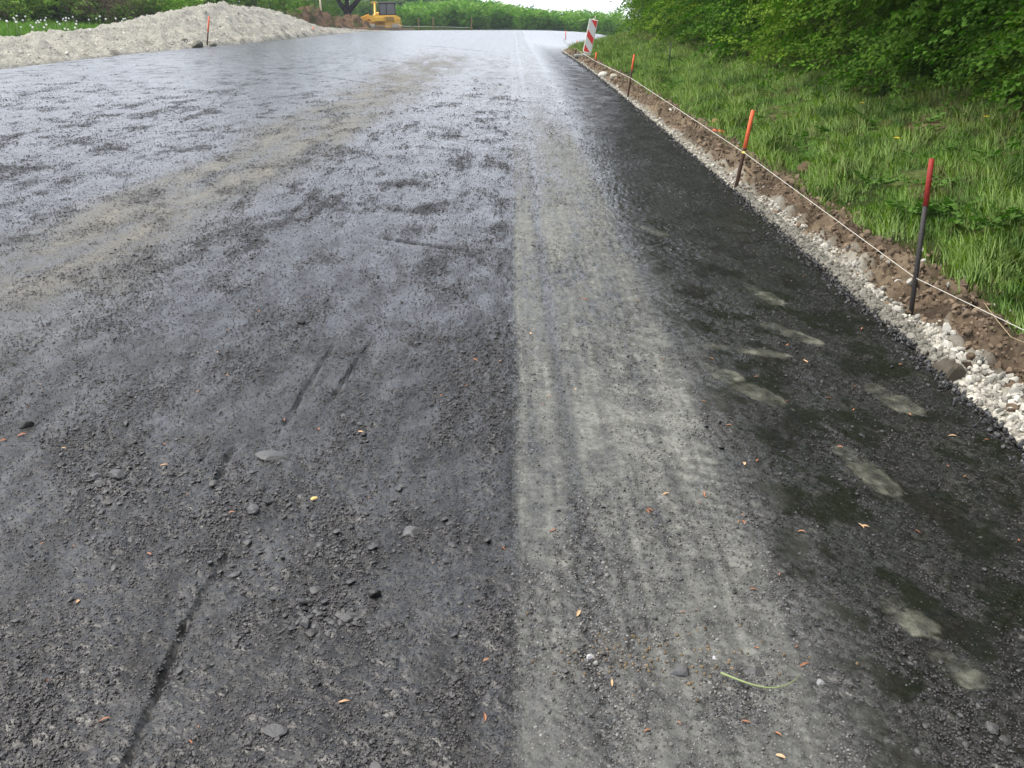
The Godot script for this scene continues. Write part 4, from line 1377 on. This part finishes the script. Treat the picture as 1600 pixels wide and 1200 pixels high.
# ------------------------------------------------------------------ bulldozer
func make_bulldozer() -> void:
	var yellow := mat(0.66, 0.38, 0.03, 0.5)
	yellow.clearcoat_enabled = true
	yellow.clearcoat = 0.2
	yellow.clearcoat_roughness = 0.4
	var worn := mat(0.54, 0.30, 0.05, 0.7)
	var black := mat(0.018, 0.018, 0.02, 0.5)
	var mud := mat(0.24, 0.21, 0.16, 0.95)
	var dirt := mat(0.10, 0.085, 0.07, 0.95)
	var glass := StandardMaterial3D.new()
	glass.albedo_color = Color(0.03, 0.06, 0.055, 0.8)
	glass.roughness = 0.05
	glass.transparency = BaseMaterial3D.TRANSPARENCY_ALPHA
	var t := thing("bulldozer", "yellow crawler bulldozer with black cab parked beyond the road's left edge", "bulldozer", Vector3(-10.5, 0.90, -79.0))
	t.rotation.y = 0.12
	t.scale = Vector3(1.0, 0.74, 1.0)
	# seen from the rear: x right, +z towards us
	obj("body", prism_mesh([Vector2(-1.33, 1.30), Vector2(-1.06, 1.62), Vector2(1.02, 1.66), Vector2(1.37, 1.42), Vector2(1.37, 1.02), Vector2(1.1, 0.98), Vector2(-0.85, 0.98), Vector2(-1.0, 1.15), Vector2(-1.33, 1.2)], -1.6, 0.9), yellow, t)
	obj("rear_panel", box_mesh(Vector3(-0.32, 1.26, 0.93), Vector3(0.72, 0.44, 0.10), 0.03), yellow, t)
	var vent := obj("vent_panel", box_mesh(Vector3(0.52, 1.30, 0.925), Vector3(0.82, 0.50, 0.07), 0.02), yellow, t)
	for k in 4:
		obj("vent_slot", box_mesh(Vector3(0.52, 1.13 + 0.115 * k, 0.963), Vector3(0.66, 0.06, 0.02), 0.005), black, vent)
	obj("seam", box_mesh(Vector3(0.07, 1.26, 0.94), Vector3(0.04, 0.5, 0.08), 0.01), worn, t)
	for s in [-1, 1]:
		obj("rear_lamp", box_mesh(Vector3(1.18 * s, 1.24, 0.93), Vector3(0.18, 0.14, 0.08), 0.03), mat(0.5, 0.06, 0.02, 0.3) if s < 0 else worn, t)
	obj("hitch_box", box_mesh(Vector3(0.55, 0.62, 0.62), Vector3(0.90, 0.62, 0.5), 0.05), worn, t)
	# crawler tracks
	for s in [-1, 1]:
		var st := begin(false)
		var loop := []
		for k in 26:
			var a := TAU * k / 26.0
			var c := 0.95 if cos(a) > 0 else -1.05
			loop.append(Vector2(c + 0.36 * cos(a) - 0.1, 0.40 + 0.37 * sin(a)))
		prism(st, loop, -0.26, 0.26, Transform3D(Basis(Vector3.UP, -PI / 2), Vector3(0.98 * s - 0.0, 0, -0.1)))
		var tr := obj("track", done(st), dirt, t)
		for k in 26:
			var p: Vector2 = loop[k]
			var q: Vector2 = loop[(k + 1) % 26]
			var mid := (p + q) * 0.5
			if (q - p).length() > 0.3:
				for e in 9:
					mid = p.lerp(q, (e + 0.5) / 9.0)
					obj("track_shoe", box_mesh(Vector3(0.98 * s, mid.y, mid.x - 0.1), Vector3(0.56, 0.10, 0.16), 0.02), mud, tr)
			else:
				var ang := atan2(q.y - p.y, q.x - p.x)
				obj("track_shoe", box_mesh(Vector3(0.98 * s, mid.y, mid.x - 0.1), Vector3(0.56, 0.09, 0.08), 0.02, Basis(Vector3.RIGHT, -ang)), mud, tr)
		obj("track_frame", box_mesh(Vector3(0.98 * s, 0.42, -0.15), Vector3(0.40, 0.30, 1.7), 0.06), worn, t)
	# engine hood ahead of the cab
	obj("hood", box_mesh(Vector3(-0.1, 1.62, -1.9), Vector3(1.1, 0.75, 1.5), 0.1), yellow, t)
	# cab: four posts, roof, panes
	var cab := obj("cab", box_mesh(Vector3(0.35, 1.72, -0.30), Vector3(1.38, 0.16, 1.35), 0.03), black, t)
	for q in [[-0.30, 0.33], [0.98, 0.33], [-0.30, -0.93], [0.98, -0.93], [0.27, 0.35]]:
		var lean: float = 0.06 * (0.35 - q[0])
		obj("cab_post", tube_mesh([Vector3(q[0], 1.7, q[1]), Vector3(q[0] + lean, 2.88, q[1] * 0.95)], [0.055, 0.05], 6), black, cab)
	obj("cab_roof", box_mesh(Vector3(0.36, 2.90, -0.30), Vector3(1.48, 0.20, 1.5), 0.06), black, cab)
	obj("rear_pane", box_mesh(Vector3(0.65, 2.28, 0.33), Vector3(0.72, 1.02, 0.012), 0.002), glass, cab)
	obj("rear_pane", box_mesh(Vector3(0.0, 2.28, 0.33), Vector3(0.46, 1.02, 0.012), 0.002), glass, cab)
	obj("front_pane", box_mesh(Vector3(0.34, 2.28, -0.93), Vector3(1.2, 1.02, 0.012), 0.002), glass, cab)
	for s in [-1, 1]:
		obj("side_pane", box_mesh(Vector3(0.34 + 0.65 * s, 2.28, -0.30), Vector3(0.012, 1.02, 1.15), 0.002), glass, cab)
	obj("driver_seat", prism_mesh([Vector2(-0.25, 1.78), Vector2(0.25, 1.78), Vector2(0.27, 2.1), Vector2(0.2, 2.5), Vector2(0.0, 2.58), Vector2(-0.2, 2.5), Vector2(-0.27, 2.1)], -0.12, 0.06, Transform3D(Basis(), Vector3(0.45, 0, 0.0))), black, cab)
	# exhaust and precleaner column at the left of the cab
	var ex := obj("exhaust", tube_mesh([Vector3(-0.66, 1.55, -0.7), Vector3(-0.66, 1.75, -0.7), Vector3(-0.66, 1.78, -0.7), Vector3(-0.66, 2.92, -0.7)], [0.17, 0.16, 0.095, 0.085], 12), yellow, t)
	var ring := TorusMesh.new()
	ring.inner_radius = 0.07; ring.outer_radius = 0.14; ring.rings = 16; ring.ring_segments = 8
	var rg := obj("lifting_ring", ring, worn, ex)
	rg.position = Vector3(-0.82, 2.95, -0.7); rg.rotation.x = PI / 2
	obj("exhaust_cap", box_mesh(Vector3(-0.62, 2.98, -0.7), Vector3(0.34, 0.12, 0.16), 0.04), worn, ex)
	# blade, angled up beyond the left track, with its lift arm
	var bl := obj("blade", prism_mesh([Vector2(-2.02, 1.42), Vector2(-1.25, 1.82), Vector2(-1.18, 1.76), Vector2(-1.22, 1.0), Vector2(-1.5, 0.82), Vector2(-1.9, 0.92), Vector2(-2.05, 1.05)], -1.75, -1.35), yellow, t)
	obj("blade_rib", box_mesh(Vector3(-1.62, 1.5, -1.32), Vector3(0.86, 0.07, 0.08), 0.02, Basis(Vector3.BACK, 0.45)), worn, bl)
	for k in 3:
		obj("blade_web", box_mesh(Vector3(-1.85 + 0.22 * k, 1.22 + 0.05 * k, -1.33), Vector3(0.05, 0.55, 0.06), 0.01), worn, bl)
	obj("blade_face", box_mesh(Vector3(-0.1, 0.62, -2.75), Vector3(3.0, 0.9, 0.10), 0.03, Basis(Vector3.UP, 0.25)), worn, t)
	obj("lift_arm", tube_mesh([Vector3(-1.25, 0.55, -0.2), Vector3(-1.45, 0.75, -1.5), Vector3(-1.1, 0.6, -2.6)], [0.08, 0.09, 0.08], 8), worn, t)
	obj("lift_arm", tube_mesh([Vector3(1.25, 0.55, -0.2), Vector3(1.42, 0.6, -1.5), Vector3(1.1, 0.6, -2.6)], [0.08, 0.09, 0.08], 8), worn, t)
	obj("guard_rod", tube_mesh([Vector3(1.42, 1.05, 0.8), Vector3(1.44, 0.35, 0.8)], [0.02, 0.02], 6), yellow, t)
	obj("aerial", tube_mesh([Vector3(1.05, 1.7, -0.4), Vector3(1.09, 2.95, -0.4)], [0.015, 0.008], 5), mat(0.3, 0.28, 0.25), t)

# ------------------------------------------------------------------ striped board
func make_board() -> void:
	var g := ground_e(1.90, 24.5) + 0.0
	var t := thing("striped_traffic_board", "leaning red and white striped traffic board on a grey foot plate", "traffic sign", Vector3(1.90, g, -24.5))
	t.scale = Vector3.ONE * 0.87
	obj("foot_plate", box_mesh(Vector3(0.05, 0.05, 0.05), Vector3(0.80, 0.10, 0.40), 0.03), mat(0.20, 0.21, 0.19, 0.9), t)
	var lean := Basis(Vector3.BACK, -0.19)
	var grey := mat(0.45, 0.46, 0.45, 0.5)
	obj("post", tube_mesh([Vector3(0, 0.08, -0.03), lean * Vector3(0, 1.10, -0.03)], [0.022, 0.022], 8), grey, t)
	var panel := obj("panel", box_mesh(lean * Vector3(0, 0.60, 0), Vector3(0.26, 0.92, 0.03), 0.008, lean), mat(0.78, 0.76, 0.68, 0.5), t)
	obj("bracket", box_mesh(lean * Vector3(0, 0.11, 0.0), Vector3(0.16, 0.07, 0.06), 0.015, lean), grey, t)
	var white := mat(0.62, 0.63, 0.61, 0.45)
	var red := mat(0.62, 0.035, 0.03, 0.45)
	var w := 0.108
	var lo := 0.16
	var hi := 1.04
	var xf := Transform3D(lean, Vector3.ZERO)
	obj("white_field", prism_mesh([Vector2(-w, lo), Vector2(w, lo), Vector2(w, hi), Vector2(-w, hi)], 0.0155, 0.018, xf), white, panel)
	obj("red_stripe", prism_mesh([Vector2(-0.075, hi), Vector2(w, hi), Vector2(w, 0.835)], 0.0185, 0.0205, xf), red, panel)
	obj("red_stripe", prism_mesh([Vector2(-w, 0.765), Vector2(w, 0.555), Vector2(w, 0.375), Vector2(-w, 0.585)], 0.0185, 0.0205, xf), red, panel)
	obj("red_stripe", prism_mesh([Vector2(-w, lo), Vector2(-w, 0.355), Vector2(0.085, lo)], 0.0185, 0.0205, xf), red, panel)
	obj("top_stick", tube_mesh([lean * Vector3(0.03, 1.06, -0.02), lean * Vector3(0.03, 1.16, -0.02)], [0.012, 0.01], 6), mat(0.72, 0.68, 0.45, 0.6), t)

# ------------------------------------------------------------------ stakes and strings
func stake(label: String, foot_: Vector3, top: Vector3, rad: float, share: float, low: Material, high: Material, group := "iron stakes along the string") -> Node3D:
	var t := thing("survey_stake", label, "stake", foot_, 0.0, group)
	var v := top - foot_
	var mid := v * (1.0 - share)
	obj("rod", tube_mesh([-v.normalized() * 0.12, mid * 0.5, mid], [rad, rad, rad], 10), low, t)
	obj("painted_top", tube_mesh([mid, mid + v * share * 0.5, v], [rad * 1.08, rad * 1.06, rad * 1.04], 10), high, t)
	return t

func make_stakes() -> void:
	var iron := mat(0.028, 0.025, 0.024, 0.6)
	var rust := mat(0.10, 0.048, 0.028, 0.85)
	var red := mat(0.55, 0.045, 0.03, 0.7)
	var orange := mat(0.72, 0.13, 0.045, 0.7)
	for m in [iron, rust, red, orange]:
		m.uv1_triplanar = true
		m.heightmap_enabled = true
		m.heightmap_texture = M.soil.heightmap_texture
		m.heightmap_scale = 0.3
		m.uv1_scale = Vector3(6, 6, 6)
	red.albedo_texture = M.soil.albedo_texture
	rust.albedo_texture = M.soil.albedo_texture
	stake("black iron stake with a red top, nearest on the right", Vector3(1.70, 0.02, -3.656), Vector3(1.676, 0.713, -3.656), 0.010, 0.27, iron, red)
	var second := stake("rusty iron stake with an orange upper half, second along the string", Vector3(1.575, 0.11, -6.391), Vector3(1.651, 0.674, -6.391), 0.013, 0.45, rust, orange)
	stake("thin dark stake with an orange top, third along the string", Vector3(1.60, 0.28, -13.0), Vector3(1.667, 0.858, -13.011), 0.013, 0.36, rust, orange)
	stake("orange topped stake just short of the striped board", Vector3(1.69, 0.38, -19.5), Vector3(1.729, 0.724, -19.548), 0.017, 0.42, rust, orange)
	stake("short dark stake left of the striped board's foot", Vector3(1.69, 0.40, -25.3), Vector3(1.691, 0.66, -25.285), 0.018, 0.4, rust, rust)
	var far := ["tallest of the far stakes at the crest, left of the board", "leftmost small far stake at the crest", "small far stake between the board and the tall one", "small far stake second from the left at the crest"]
	var fx := [[3.087, 0.15, 1.026, 55.0], [2.25, 0.12, 0.60, 55.0], [3.75, 0.1, 0.52, 55.0], [2.62, 0.12, 0.57, 55.0]]
	for k in 4:
		var q = fx[k]
		stake("orange " + far[k], Vector3(q[0], q[1], -q[3]), Vector3(q[0] - 0.02, q[2], -q[3]), 0.025, 0.6, rust, orange, "far stakes at the crest")
	stake("orange stake standing at the foot of the gravel heap", Vector3(-8.58, 0.66, -26.9), Vector3(-8.43, 1.49, -26.955), 0.020, 0.5, rust, orange, "stakes along the left road edge")
	stake("small orange stake where the gravel heap runs out", Vector3(-8.20, 0.85, -39.2), Vector3(-8.08, 1.21, -39.3), 0.025, 0.55, rust, orange, "stakes along the left road edge")
	var thin := obj("thin_rod", tube_mesh([Vector3(0, -0.1, 0), Vector3(0.008, 0.37, 0)], [0.010, 0.009], 6), iron)
	thin.position = Vector3(2.641, 0.598, -16.0)
	tag(thin, "thin dark rod standing alone in the grass of the right bank", "rod")
	# brown wooden posts past the bulldozer
	var wood := mat(0.20, 0.12, 0.06, 0.9)
	var says := ["brown wooden post right of the bulldozer, left one of the near pair", "brown wooden post right of the bulldozer, right one of the near pair", "brown wooden post farther right of the bulldozer at the crest"]
	var px := [654.0, 677.0, 737.0]
	for k in 3:
		var d := 70.0
		var x: float = (px[k] - 800.0) / 1507.0 * d
		var o := obj("wooden_post", box_mesh(Vector3(0, 0.35, 0), Vector3(0.075, 1.3, 0.06), 0.012), wood)
		o.position = Vector3(x, 0.85, -d)
		tag(o, says[k], "post", "wooden posts at the crest")
	# strings
	var line := mat(0.55, 0.53, 0.47, 0.8)
	var pts := [Vector3(2.22, 0.02, -1.3), Vector3(1.98, 0.145, -2.7), Vector3(1.69, 0.225, -3.655), Vector3(1.613, 0.392, -6.385), Vector3(1.63, 0.555, -13.0), Vector3(1.705, 0.56, -19.5), Vector3(1.85, 0.58, -25.5), Vector3(3.05, 0.52, -55.0)]
	var rad := [0.0014, 0.0014, 0.0014, 0.0019, 0.003, 0.0045, 0.0055, 0.008]
	var t := obj("guide_string", tube_mesh(pts, rad, 5), line)
	tag(t, "white guide string stretched from stake to stake along the right verge", "string")
	obj("knot", rock(7, 0, 3, 0.8), mat(0.72, 0.6, 0.12, 0.7), t).transform = Transform3D(Basis.from_scale(Vector3(0.016, 0.012, 0.016)), pts[3])
	var t2 := obj("guide_string", tube_mesh([Vector3(-13.4, 1.28, -62.0), Vector3(-10.2, 1.30, -66.0), Vector3(-6.6, 1.27, -70.0), Vector3(-2.9, 1.18, -70.0)], [0.012, 0.012, 0.012, 0.012], 5), line)
	tag(t2, "white string stretched low in front of the bulldozer", "string")
	# a dry straw bent over the soil ridge near the first stake
	var straw := obj("dry_stem", tube_mesh([at_verge(1.87, 3.42, 0.06), at_verge(1.845, 3.36, 0.055), at_verge(1.825, 3.29, 0.04), at_verge(1.815, 3.2, 0.028), at_verge(1.82, 3.1, 0.018), at_verge(1.84, 3.0, 0.012), at_verge(1.87, 2.92, 0.01)], [0.0014, 0.0016, 0.0017, 0.0017, 0.0016, 0.0014, 0.001], 5), mat(0.30, 0.235, 0.14, 0.9))
	tag(straw, "dry pale stem lying over the soil ridge under the string", "stem")

# ------------------------------------------------------------------ small things lying on the asphalt
func lump(called: String, label: String, x: float, d: float, s: Vector3, sd: int, g := 0.035, turn := 0.0) -> void:
	var o := obj(called, rock(sd, 2, 12, 0.5, 0.09), mat(g, g, g * 1.03, 0.55))
	var lm: StandardMaterial3D = o.material_override
	lm.uv1_triplanar = true
	lm.uv1_world_triplanar = true
	lm.uv1_scale = Vector3.ONE * 0.9
	lm.heightmap_enabled = true
	lm.heightmap_texture = M.asphalt.heightmap_texture
	lm.heightmap_scale = 0.15
	o.transform = Transform3D(Basis.from_euler(Vector3(0.1, turn, -0.08)) * Basis.from_scale(s), at_road(x, d, s.y * 0.25))
	tag(o, label, "asphalt lump")

func make_road_litter() -> void:
	lump("asphalt_lump", "black asphalt lump standing alone left of the wheel track", -0.297, 1.63, Vector3(0.015, 0.014, 0.013), 601, 0.012)
	lump("asphalt_lump", "flat grey asphalt flake at the head of the scraped line", -0.673, 2.26, Vector3(0.046, 0.010, 0.030), 602, 0.07)
	lump("asphalt_lump", "rounded grey asphalt lump in the middle of the crumbly patch", -0.645, 1.97, Vector3(0.020, 0.014, 0.018), 603, 0.07)
	lump("asphalt_lump", "largest of the grey lumps clustered left of the crumbly patch", -1.06, 2.15, Vector3(0.026, 0.016, 0.026), 604, 0.065)
	lump("asphalt_lump", "grey lump left beside the largest of the left cluster", -1.115, 2.14, Vector3(0.018, 0.012, 0.018), 605, 0.06)
	lump("asphalt_lump", "small grey lump in front of the left cluster", -1.09, 2.10, Vector3(0.018, 0.010, 0.014), 606, 0.06)
	lump("asphalt_lump", "grey sunken lump at the right end of the crumbly patch", -0.24, 1.87, Vector3(0.032, 0.012, 0.026), 607, 0.07)
	lump("asphalt_lump", "flat grey flake of the small cluster nearest the camera", -0.345, 1.56, Vector3(0.030, 0.010, 0.018), 608, 0.07)
	lump("asphalt_lump", "round grey lump left in the small cluster nearest the camera", -0.425, 1.535, Vector3(0.014, 0.012, 0.014), 609, 0.065)
	lump("asphalt_lump", "half sunken grey flake near the bottom of the picture", -0.42, 1.25, Vector3(0.026, 0.006, 0.018), 610, 0.065)
	lump("asphalt_lump", "black elongated lump at the left border of the picture", -1.46, 2.455, Vector3(0.024, 0.014, 0.012), 611, 0.012, 0.6)
	lump("asphalt_lump", "black crumb lying on the asphalt above the left scraped lines", -0.83, 3.38, Vector3(0.022, 0.012, 0.014), 612, 0.014)
	lump("asphalt_lump", "grey stone sunken in the tyre dust beside the green blade", 0.47, 1.40, Vector3(0.026, 0.010, 0.020), 613, 0.055)
	lump("asphalt_lump", "grey stone in the clods left of the green blade", 0.325, 1.40, Vector3(0.022, 0.012, 0.018), 614, 0.08)
	lump("pebble", "pale pebble lying in brown clods on the wheel track", 0.155, 1.445, Vector3(0.009, 0.008, 0.008), 615, 0.42)
	lump("pebble", "small pale pebble right of the clods on the wheel track", 0.40, 1.44, Vector3(0.007, 0.005, 0.006), 616, 0.36)
	lump("pebble", "tan pebble at the edge of the oily patch on the right", 0.585, 1.37, Vector3(0.008, 0.007, 0.008), 617, 0.2)
	# brown crumbs of soil dropped on the wheel track
	var xf := []; var tint := []
	for k in 230:
		var a := rng.randi() % 3
		var x: float = [0.20, 0.36, 0.30][a] + rng.randfn() * [0.05, 0.06, 0.13][a]
		var d: float = [1.455, 1.43, 1.44][a] + rng.randfn() * 0.045
		var s := rng.randf_range(0.001, 0.0045)
		xf.append(tumble(Vector3(s, s * 0.8, s), at_road(x, d, s * 0.4)))
		var g := rng.randf_range(0.6, 1.3)
		tint.append(Color(0.16 * g, 0.12 * g, 0.075 * g))
	tag(scatter("soil_crumbs", rock(650, 0, 3, 0.7, 0.2), M.stone, xf, tint), "brown soil crumbs dropped across the dusty wheel track", "soil", "", "stuff")
	# the green blade
	var blade := begin()
	var bp := []; var br := []
	for k in 15:
		var t := k / 14.0
		bp.append(Vector3(0.40 + 0.145 * t, road_e(0.45, 1.37) + 0.006 + 0.006 * t * t + 0.003 * sin(t * 5.0), -1.388 + 0.045 * sin(PI * t * 0.9))); br.append(lerpf(0.0026, 0.0007, t))
	tube(blade, bp, br, 6)
	tag(obj("grass_blade", done(blade), mat(0.20, 0.25, 0.11, 0.7)), "pale green grass blade lying curled across the wheel track", "grass blade")
	# bud scales fallen from the trees: each a small curled flake
	var flakes := []
	for k in 4:
		var st := begin(false)
		var r := RandomNumberGenerator.new(); r.seed = 660 + k
		var ln := 0.011 + 0.002 * k
		var prev := []
		for s in 6:
			var t := s / 5.0
			var w := (0.0034 + 0.0006 * k) * sin(PI * (0.12 + 0.80 * t)) + 0.0004
			var c := Vector3(ln * (t - 0.5) * 2.0, 0.0018 + 0.0035 * sin(PI * t), 0.002 * sin(3.0 * t + k))
			var row := [c + Vector3(0, 0.0015, w), c, c + Vector3(0, 0.0015, -w)]
			if s:
				for q in 2:
					for v in [prev[q], row[q], prev[q + 1], prev[q + 1], row[q], row[q + 1]]: st.add_vertex(v)
			prev = row
		flakes.append(done(st))
	var fm := [mat(0.42, 0.19, 0.085, 0.75), mat(0.24, 0.105, 0.055, 0.8), mat(0.50, 0.32, 0.18, 0.75), mat(0.33, 0.14, 0.07, 0.75)]
	var spots := [Vector2(-1.02, 2.70), Vector2(-0.97, 2.84), Vector2(-1.06, 3.05), Vector2(-1.09, 3.29), Vector2(-0.69, 2.49), Vector2(-0.58, 2.43), Vector2(-0.45, 2.42), Vector2(-0.52, 3.08), Vector2(-0.27, 3.17), Vector2(-0.13, 2.98), Vector2(-0.04, 2.97), Vector2(-0.38, 2.70), Vector2(-0.23, 2.68), Vector2(-0.15, 2.76), Vector2(-1.00, 2.33), Vector2(-0.84, 2.05), Vector2(-0.70, 1.96), Vector2(-0.84, 1.78), Vector2(-0.18, 1.75), Vector2(-0.02, 1.81), Vector2(-0.37, 2.04), Vector2(-1.03, 3.50), Vector2(-1.50, 3.54), Vector2(-0.88, 3.70), Vector2(-1.11, 1.83), Vector2(-1.03, 1.82), Vector2(-0.93, 1.61), Vector2(-0.73, 1.27), Vector2(-0.56, 1.26), Vector2(-0.56, 1.22), Vector2(-0.31, 1.32), Vector2(-0.88, 1.37), Vector2(-0.05, 1.43), Vector2(-0.05, 1.28), Vector2(0.53, 3.66), Vector2(0.31, 3.69), Vector2(0.12, 2.69), Vector2(0.10, 2.62), Vector2(0.21, 2.75), Vector2(0.54, 3.00), Vector2(0.71, 3.00), Vector2(1.02, 3.13), Vector2(1.04, 2.98), Vector2(0.83, 2.84), Vector2(0.88, 2.64), Vector2(1.14, 2.77), Vector2(0.64, 2.21), Vector2(0.68, 2.23), Vector2(0.48, 2.02), Vector2(0.50, 2.06), Vector2(0.40, 2.06), Vector2(0.35, 1.99), Vector2(0.61, 2.63), Vector2(0.65, 2.45), Vector2(0.07, 3.28), Vector2(1.34, 4.01), Vector2(1.36, 3.31), Vector2(0.94, 2.32), Vector2(0.40, 2.06), Vector2(0.34, 1.98), Vector2(0.50, 2.05), Vector2(0.57, 1.93), Vector2(0.58, 1.97), Vector2(0.10, 1.89), Vector2(0.60, 1.71), Vector2(0.53, 1.66), Vector2(0.14, 1.58), Vector2(0.36, 1.58), Vector2(0.70, 1.88), Vector2(0.47, 1.24), Vector2(0.46, 1.19), Vector2(0.42, 1.27), Vector2(0.30, 1.27), Vector2(0.24, 1.25), Vector2(0.19, 1.37), Vector2(0.57, 1.42), Vector2(0.57, 1.47), Vector2(0.49, 1.47), Vector2(0.85, 1.90), Vector2(1.37, 2.96), Vector2(1.30, 2.65), Vector2(1.23, 2.54), Vector2(1.15, 2.78), Vector2(1.02, 2.66), Vector2(1.07, 2.58), Vector2(0.56, 1.93), Vector2(0.86, 1.90), Vector2(0.98, 1.88), Vector2(1.22, 2.15), Vector2(1.21, 1.85), Vector2(1.30, 2.40), Vector2(1.39, 2.38), Vector2(1.20, 2.21), Vector2(-1.52, 2.59), Vector2(-1.28, 2.31), Vector2(-1.44, 2.39), Vector2(-1.57, 2.77), Vector2(-1.00, 2.33), Vector2(-0.95, 2.19), Vector2(-1.48, 2.36)]
	for k in spots.size():
		var p: Vector2 = spots[k]
		var o := obj("bud_scale", flakes[k % 4], fm[(k * 7) % 4])
		var s := (0.36 + 0.095 * p.y) * rng.randf_range(0.5, 1.4)
		o.transform = Transform3D(Basis.from_euler(Vector3(rng.randf_range(-0.3, 0.3), rng.randf() * TAU, rng.randf_range(-0.3, 0.3))) * Basis.from_scale(Vector3(s, s, s * rng.randf_range(0.6, 1.3))), at_road(p.x, p.y, 0.002))
		tag(o, "orange brown curled bud scale fallen on the asphalt", "bud scale", "bud scales fallen on the asphalt")
	var yc := obj("wood_chip", rock(690, 1, 6, 0.5, 0.1), mat(0.62, 0.45, 0.18, 0.8))
	yc.transform = Transform3D(Basis.from_euler(Vector3(0, 0.4, 0)) * Basis.from_scale(Vector3(0.010, 0.005, 0.007)), at_road(-0.5067, 2.025, 0.006))
	tag(yc, "pale yellow chip lying in the crumbly patch", "chip")
